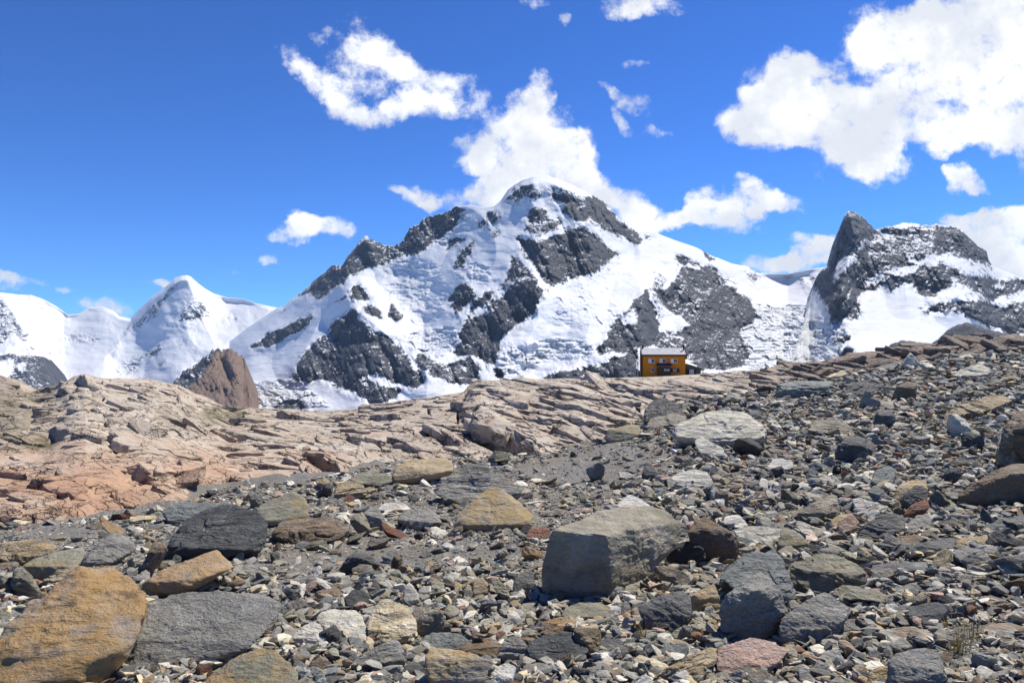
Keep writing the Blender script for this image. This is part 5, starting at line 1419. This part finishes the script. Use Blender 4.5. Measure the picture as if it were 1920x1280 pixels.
def build_heroes():
    for i, (name, col, mk, tf, outline, ref, place) in enumerate(HEROES):
        if ref.startswith('great square'):          # the big block: traced face by face
            D = ground_depth(1080, 1127); Tb = 1.0
            pts = [at(u, v, D + t * Tb) for u, v, t in ((1037, 995, .03), (1138, 1001, .0), (1150, 1116, -.02), (1012, 1124, -.02), (1030, 1006, .02), (1014, 1066, .0),
                   (1079, 980, .25), (1126, 958, .6), (1162, 949, .95), (1221, 949, 1.1), (1257, 963, 1.05), (1274, 983, .95), (1275, 999, .9), (1266, 1028, .78), (1233, 1062, .55), (1203, 1086, .40), (1180, 1116, .22),
                   (1150, 1140, .0), (1020, 1140, .0), (1030, 1125, .9), (1060, 1000, .9), (1200, 1000, 1.5), (1180, 1090, 1.3))]
            Wm, Hm = 1.4, .9
        elif ref.startswith('big ochre'):
            pts, D, Wm, Hm = hero_points(outline, .66, T=.95)
        else:
            pts, D, Wm, Hm = hero_points(outline, tf)
        px = max(p[0] for p in outline) - min(p[0] for p in outline)
        sub = 6 if px > 110 else (5 if px > 38 else 4)
        rough, beds = {'': (.03, .022), 'L': (.04, .012), 'T': (.024, .010), 'B': (.03, .042), 'S': (.03, .034), 'G': (.036, .012), 'K': (.022, .012)}[mk]
        v, f = rock_from_points(pts, sub, 1000 + i * 7, sharp=70 if mk in 'TL' and mk else 130, rough=rough, beds=beds, cuts=(3 if mk == 'K' else 8), chips={'': .020, 'B': .024, 'S': .024, 'G': .012, 'T': .009, 'L': .010, 'K': .010}[mk])
        base = np.array([v[:, 0].mean(), v[:, 1].mean(), v[:, 2].min()])
        me = mesh_np(name, v - base, f, MATS[mk], True)
        if sub >= 5 and mk not in ('L', 'T'):
            me.polygons.foreach_set('use_smooth', np.zeros(len(f), bool))
        o = link(name, me, loc=base)
        k = 1 + .12 * (random.Random(i).random() - .5)
        o.color = (*[c * k for c in COL[col]], 1)
        lab = ref + ' ' + place
        tag(o, lab, {'boulder': 'boulder', 'rock_slab': 'rock slab', 'stone': 'stone'}[name], 'rocks strewn over the moraine', 'thing')
        q = np.array(outline)
        HERO_BOX.append((q, D, D + (v[:, 1].max() - v[:, 1].min())))
        HERO_REF.append((ref, q[:, 0].mean(), q[:, 1].mean(), px))


def proto_rock(seed, flat, sub):
    r = np.random.RandomState(seed)
    n = 13
    p = r.normal(size=(n, 3)); p /= np.linalg.norm(p, axis=1)[:, None]
    p *= r.uniform(.78, 1.0, (n, 1))
    p *= np.array([.5, .5 * r.uniform(.6, .9), .5 * flat])
    if flat < .5:                                   # a slab: cut top and bottom flat
        p[:, 2] = np.clip(p[:, 2], -.30 * flat, .32 * flat)
    if sub == 0:
        _, hv, fi = hull_planes(p)
        return hv, np.array(fi)
    return rock_from_points(p, sub, seed + 9, sharp=80, rough=.022, beds=.03, bed_dir=np.array([.1, .1, 1.0]), cuts=8, chips=.022)


def in_hero(u, v, pad=0.0):
    if 'bb' not in GD:
        GD['bb'] = np.array([(q[:, 0].min(), q[:, 0].max(), q[:, 1].min(), q[:, 1].max()) for q, _, _ in HERO_BOX])
    bb = GD['bb']
    for k in np.nonzero((bb[:, 0] - pad < u) & (u < bb[:, 1] + pad) & (bb[:, 2] - pad < v) & (v < bb[:, 3] + pad))[0]:
        if in_poly(np.array([u]), np.array([v]), [tuple(a) for a in HERO_BOX[k][0]])[0]:
            return True
    return False


GD = {}
# patches of fine gravel where few stones lie: centre, radii, how bare
FINE = [(690, 1050, 130, 42, .95), (560, 1082, 60, 55, .9), (1090, 880, 150, 34, .9), (1180, 860, 120, 40, .8), (1420, 850, 90, 32, .7), (1880, 1125, 80, 55, .8), (480, 1215, 60, 40, .7), (115, 1000, 90, 18, .8), (880, 1040, 90, 30, .8), (1360, 900, 90, 30, .5), (1330, 950, 60, 25, .4), (700, 1130, 40, 20, .5)]


def bare(u, v):
    b = 0.0
    for (a, c, ru, rv, k) in FINE:
        b = max(b, k * max(0.0, 1 - ((u - a) / ru) ** 2 - ((v - c) / rv) ** 2) ** .5 if ((u - a) / ru) ** 2 + ((v - c) / rv) ** 2 < 1 else 0)
    return b


PALETTE = ['gray'] * 12 + ['warm'] * 8 + ['dark'] * 7 + ['slate'] * 3 + ['blue'] * 6 + ['green'] * 8 + ['tan'] * 3 + ['brown'] * 4 + ['rust'] + ['pale'] * 11 + ['white'] * 2 + ['pink'] * 2 + ['cream'] * 2 + ['ochre']


def top_limit(u):
    return interp(EDGE, [u])[0]


def build_stones(n_single):
    """single stones, copied from a few cut rocks, set among the traced ones"""
    rng = random.Random(7)
    protos = []
    for k in range(24):
        flat = [.6, .28, .42, .2, .5, .33, .8, .25][k % 8]
        v, f = proto_rock(300 + k, flat, 4)
        nm = 'rock_slab' if flat < .36 else 'stone'
        me = mesh_np(nm, v, f, ROCK_SMALL, False)
        protos.append((nm, me, flat))
    placed = []
    tries = 0
    used = set()
    while len(placed) < n_single and tries < 60000:
        tries += 1
        u = rng.uniform(-20, 1940)
        vt = top_limit(u)
        v = rng.uniform(vt + 4, 1290)
        coarse = max(sstep(1150, 1330, u), .8 * sstep(1050, 1120, v))
        if rng.random() > .25 + .75 * coarse or (1745 < u < 1865 and 1165 < v < 1262):
            continue
        if rng.random() < bare(u, v) or in_hero(u, v, 2):
            continue
        if u < 900 and v < 1000 and rng.random() < .3:
            continue
        w = rng.choice([30, 32, 36, 42, 50, 60, 74, 92]) * (1.0 if v > 950 else .8) * (.55 + .45 * (v - 640) / 640)
        if len(placed) < 50: w *= 1.2
        if u > 1230 and v < 1200: w *= 1.3
        if any(abs(u - a) < (w + b) * .34 and abs(v - c) < (w + b) * .17 for a, c, b in placed):
            continue
        # keep clear of the traced rocks
        if any(in_hero(u + a * w * .5, v + b * w * .22) for a, b in ((-.7, 0), (.7, 0), (0, -1), (0, .6))) and rng.random() < .7:
            continue
        D = ground_depth(u, v)
        q = at(u, v, D)
        placed.append((u, v, w))
        nm, me, flat = rng.choice(protos)
        o = bpy.data.objects.new(nm, me)
        C.objects.link(o)
        S = w / FOC * D * 1.12
        z = float(terrain([q[0]], [q[1]])[0] + micro(np.array([q[0]]), np.array([q[1]]))[0])
        o.location = (q[0], q[1] + S * .3, z + S * flat * .30)
        o.rotation_euler = (rng.gauss(.05, .30), rng.gauss(-.10, .30), rng.uniform(0, 6.28))
        sq = rng.uniform(.8, 1.25)
        o.scale = (S, S, S * sq)
        col = rng.choice(PALETTE)
        if u > 1450 and col in ('cream', 'ochre', 'white') and rng.random() < .6: col = 'dark'
        k = rng.uniform(.82, 1.2)
        o.color = (*[min(.8, c * k) for c in COL[col]], 1)
        # a label that finds it: colour, size, and the nearest traced rocks
        size = 'small' if w < 32 else ('middling' if w < 46 else 'sizeable')
        shape = 'flat slab' if flat < .36 else ('block' if flat > .7 else 'stone')
        near = sorted(HERO_REF, key=lambda h: (h[1] - u) ** 2 + 4 * (h[2] - v) ** 2)
        lab = None
        for (ref, hu, hv, hw) in near[:14]:
            du, dv = u - hu, v - hv
            rel = ('right of' if du > 0 else 'left of') if abs(du) > 1.6 * abs(dv) else ('in front of' if dv > 0 else 'behind')
            far = 'just ' if math.hypot(du, 2 * dv) < 90 else 'a way '
            for tail in ('', ):
                t = f"{size} {WORD[col]} {shape} {far}{rel} the {ref}"
                if t not in used:
                    lab = t; break
            if lab: break
        if lab is None:
            lab = f"{size} {WORD[col]} {shape} between the {near[0][0]} and the {near[1][0]}"
        used.add(lab)
        tag(o, lab, 'rock slab' if nm == 'rock_slab' else 'stone', 'rocks strewn over the moraine', 'thing')


def build_scree(n):
    """everything smaller: thousands of chips and stones as one loose cover"""
    rng = np.random.RandomState(21)
    pool = [proto_rock(600 + k, [.42, .2, .3, .14, .36, .24][k % 6], 0) for k in range(36)]
    pool2 = [proto_rock(700 + k, [.42, .18, .3, .15, .36, .22][k % 6], 2) for k in range(18)]
    pool3 = [proto_rock(800 + k, [.42, .18, .3, .14, .36, .22][k % 6], 3) for k in range(12)]
    V, Fc, Tn = [], [], []
    off = 0
    pal = [np.array(COL[c]) for c in PALETTE]
    cnt = 0
    us = rng.uniform(-160, 2080, n * 3); vs = 640 + 780 * rng.uniform(0, 1, n * 3); sz = rng.pareto(2.0, n * 3)
    us[-n // 3:] = np.where(rng.uniform(0, 1, len(us[-n // 3:])) < .5, rng.uniform(-560, -160, len(us[-n // 3:])), rng.uniform(2080, 2500, len(us[-n // 3:])))
    us = np.concatenate([us[-n // 3:], us[:-n // 3]])
    clump = fbm(np.stack([us / 80, vs / 36], 1), 4, .55, 77)
    for i in range(n * 3):
        u, v = us[i], vs[i]
        if v < top_limit(u) - 3:
            continue
        b = bare(u, v)
        rough = max(sstep(1130, 1330, u), sstep(1040, 1120, v))         # the coarse parts of the slope
        w = 5.8 + (6.5 + 8.5 * rough) * sz[i]
        w = min(w, 36 if v > 900 else 29)
        w *= .60 + .40 * (v - 640) / 500
        if w > 5.2 and rng.rand() < b * 1.05: continue
        if w > 8 and clump[i] < -.12 and rng.rand() < .75 - .5 * rough: continue
        if w > 9 and in_hero(u, v - 2): continue
        D = ground_depth(u, v)
        x, y, _ = at(u, v, D)
        S = w / FOC * D * 1.42
        P, f = pool[rng.randint(36)] if w < 9 else (pool2[rng.randint(18)] if w < 20 else pool3[rng.randint(12)])
        a = rng.uniform(0, 6.283); tx, ty = rng.normal(0, .36), rng.normal(0, .36)
        ca, sa = math.cos(a), math.sin(a)
        rz = np.array([[ca, -sa, 0], [sa, ca, 0], [0, 0, 1]])
        rx = np.array([[1, 0, 0], [0, math.cos(tx), -math.sin(tx)], [0, math.sin(tx), math.cos(tx)]])
        ry = np.array([[math.cos(ty), 0, math.sin(ty)], [0, 1, 0], [-math.sin(ty), 0, math.cos(ty)]])
        q = (P * np.array([S, S * rng.uniform(.55, 1.0), S * rng.uniform(.9, 1.4)])) @ (rx @ ry @ rz).T
        if 1770 < u < 1850 and 1170 < v < 1250 and w > 8: continue
        V.append(q + np.array([x, y, S * (.05 + rng.uniform(0, .26) * rough)])); Fc.append(f + off); off += len(P)
        c = pal[rng.randint(len(pal))] * rng.uniform(.72, 1.25)
        Tn.append((len(P), c, x, y, S))
        cnt += 1
        if cnt >= n: break
    xs = np.array([t[2] for t in Tn]); ys = np.array([t[3] for t in Tn])
    zs = terrain(xs, ys) + micro(xs, ys)
    rep = np.array([t[0] for t in Tn])
    V = np.concatenate(V); V[:, 2] += np.repeat(zs, rep)
    tint = np.repeat(np.array([[*t[1], 1.0] for t in Tn]), rep, 0)
    me = mesh_np('scree', V, np.concatenate(Fc), ROCK_SCREE, False, {'tint': ('FLOAT_COLOR', tint)})
    tag(link('scree', me), kind='stuff')
    print('scree', cnt, len(V))


def build_tufts():
    """dry grass tufts among the stones, lower right"""
    m, N, b = mat_new('dry_grass')
    oi = N.n('ShaderNodeTexCoord').outputs['Object']
    sp = N.n('ShaderNodeSeparateXYZ'); N.put(sp.inputs[0], oi)
    N.put(b.inputs['Base Color'], N.mix(N.maprange(N.noise(oi, 40, 3, .6), .35, .65), N.mix(N.maprange(sp.outputs[2], .0, .16), (.16, .17, .05), (.36, .24, .09)), (.42, .30, .12)))
    rng = random.Random(5)
    spots = [(1795, 1222, .20, 62, 'straw-coloured grass tuft', 'left of the warm brown flat stone'), (1822, 1200, .19, 40, 'taller orange-tipped grass tuft', 'behind the straw-coloured tuft'),
             (1208, 1207, .15, 40, 'thin brown grass tuft', 'below the dark grey block with lit top'), (1239, 1211, .045, 20, 'tiny yellow cushion tuft', 'right of the thin brown tuft'), (1285, 1228, .05, 26, 'small yellowish green tuft', 'above the long tan slab'),
             (1450, 1203, .05, 22, 'low greenish tuft', 'between the pentagonal and hunchbacked boulders'), (1568, 1283, .07, 30, 'rusty dry tuft', 'at the bottom edge near the speckled boulder'), (612, 1210, .04, 24, 'mossy green tuft', 'beside the white heart-shaped slab')]
    for (u, v, h, n, nm, pl) in spots:
        D = ground_depth(u, v); q = at(u, v, D)
        z = float(terrain([q[0]], [q[1]])[0] + micro(np.array([q[0]]), np.array([q[1]]))[0])
        V, Fc = [], []
        for i in range(n):
            a = rng.uniform(0, 6.28); r = rng.uniform(0, h * .28); lean = rng.uniform(.05, .6); L = h * rng.uniform(.5, 1.1); w = rng.uniform(.001, .002)
            bx, by = r * math.cos(a), r * math.sin(a); c, s = math.cos(a), math.sin(a)
            k0 = len(V)
            for t in (0, .4, .75, 1):
                ox = bx + c * lean * L * t * t; oy = by + s * lean * L * t * t; oz = L * t * (1 - .25 * lean * t) - .01
                ww = w * (1 - t * .85)
                V += [(ox - s * ww, oy + c * ww, oz), (ox + s * ww, oy - c * ww, oz), (ox + c * ww, oy + s * ww, oz)]
            for j in range(3):
                for e in range(3):
                    Fc.append((k0 + j * 3 + e, k0 + j * 3 + (e + 1) % 3, k0 + j * 3 + 3 + (e + 1) % 3, k0 + j * 3 + 3 + e))
        me = mesh_np('grass_tuft', np.array(V), np.array(Fc), m, True)
        tag(link('grass_tuft', me, loc=(q[0], q[1], z)), nm + ' ' + pl, 'grass tuft', 'grass tufts among the stones')


build_heroes()
build_stones(480)
build_scree(100000)
build_tufts()


def build_haze():
    m = bpy.data.materials.new('mountain_air'); m.use_nodes = True
    N = NT(m.node_tree)
    out = N.n('ShaderNodeOutputMaterial'); v = N.n('ShaderNodeVolumePrincipled')
    v.inputs['Color'].default_value = (.52, .74, 1.0, 1)
    v.inputs['Density'].default_value = 1.7e-5
    v.inputs['Anisotropy'].default_value = 0.0
    N.t.links.new(v.outputs[0], out.inputs['Volume'])
    mb = MB().box(-17000, 17000, -300, 15000, -2300, 1900)
    tag(mb.build('haze', m), kind='stuff')


build_haze()
print("rocks", round(time.time() - T_START, 1))
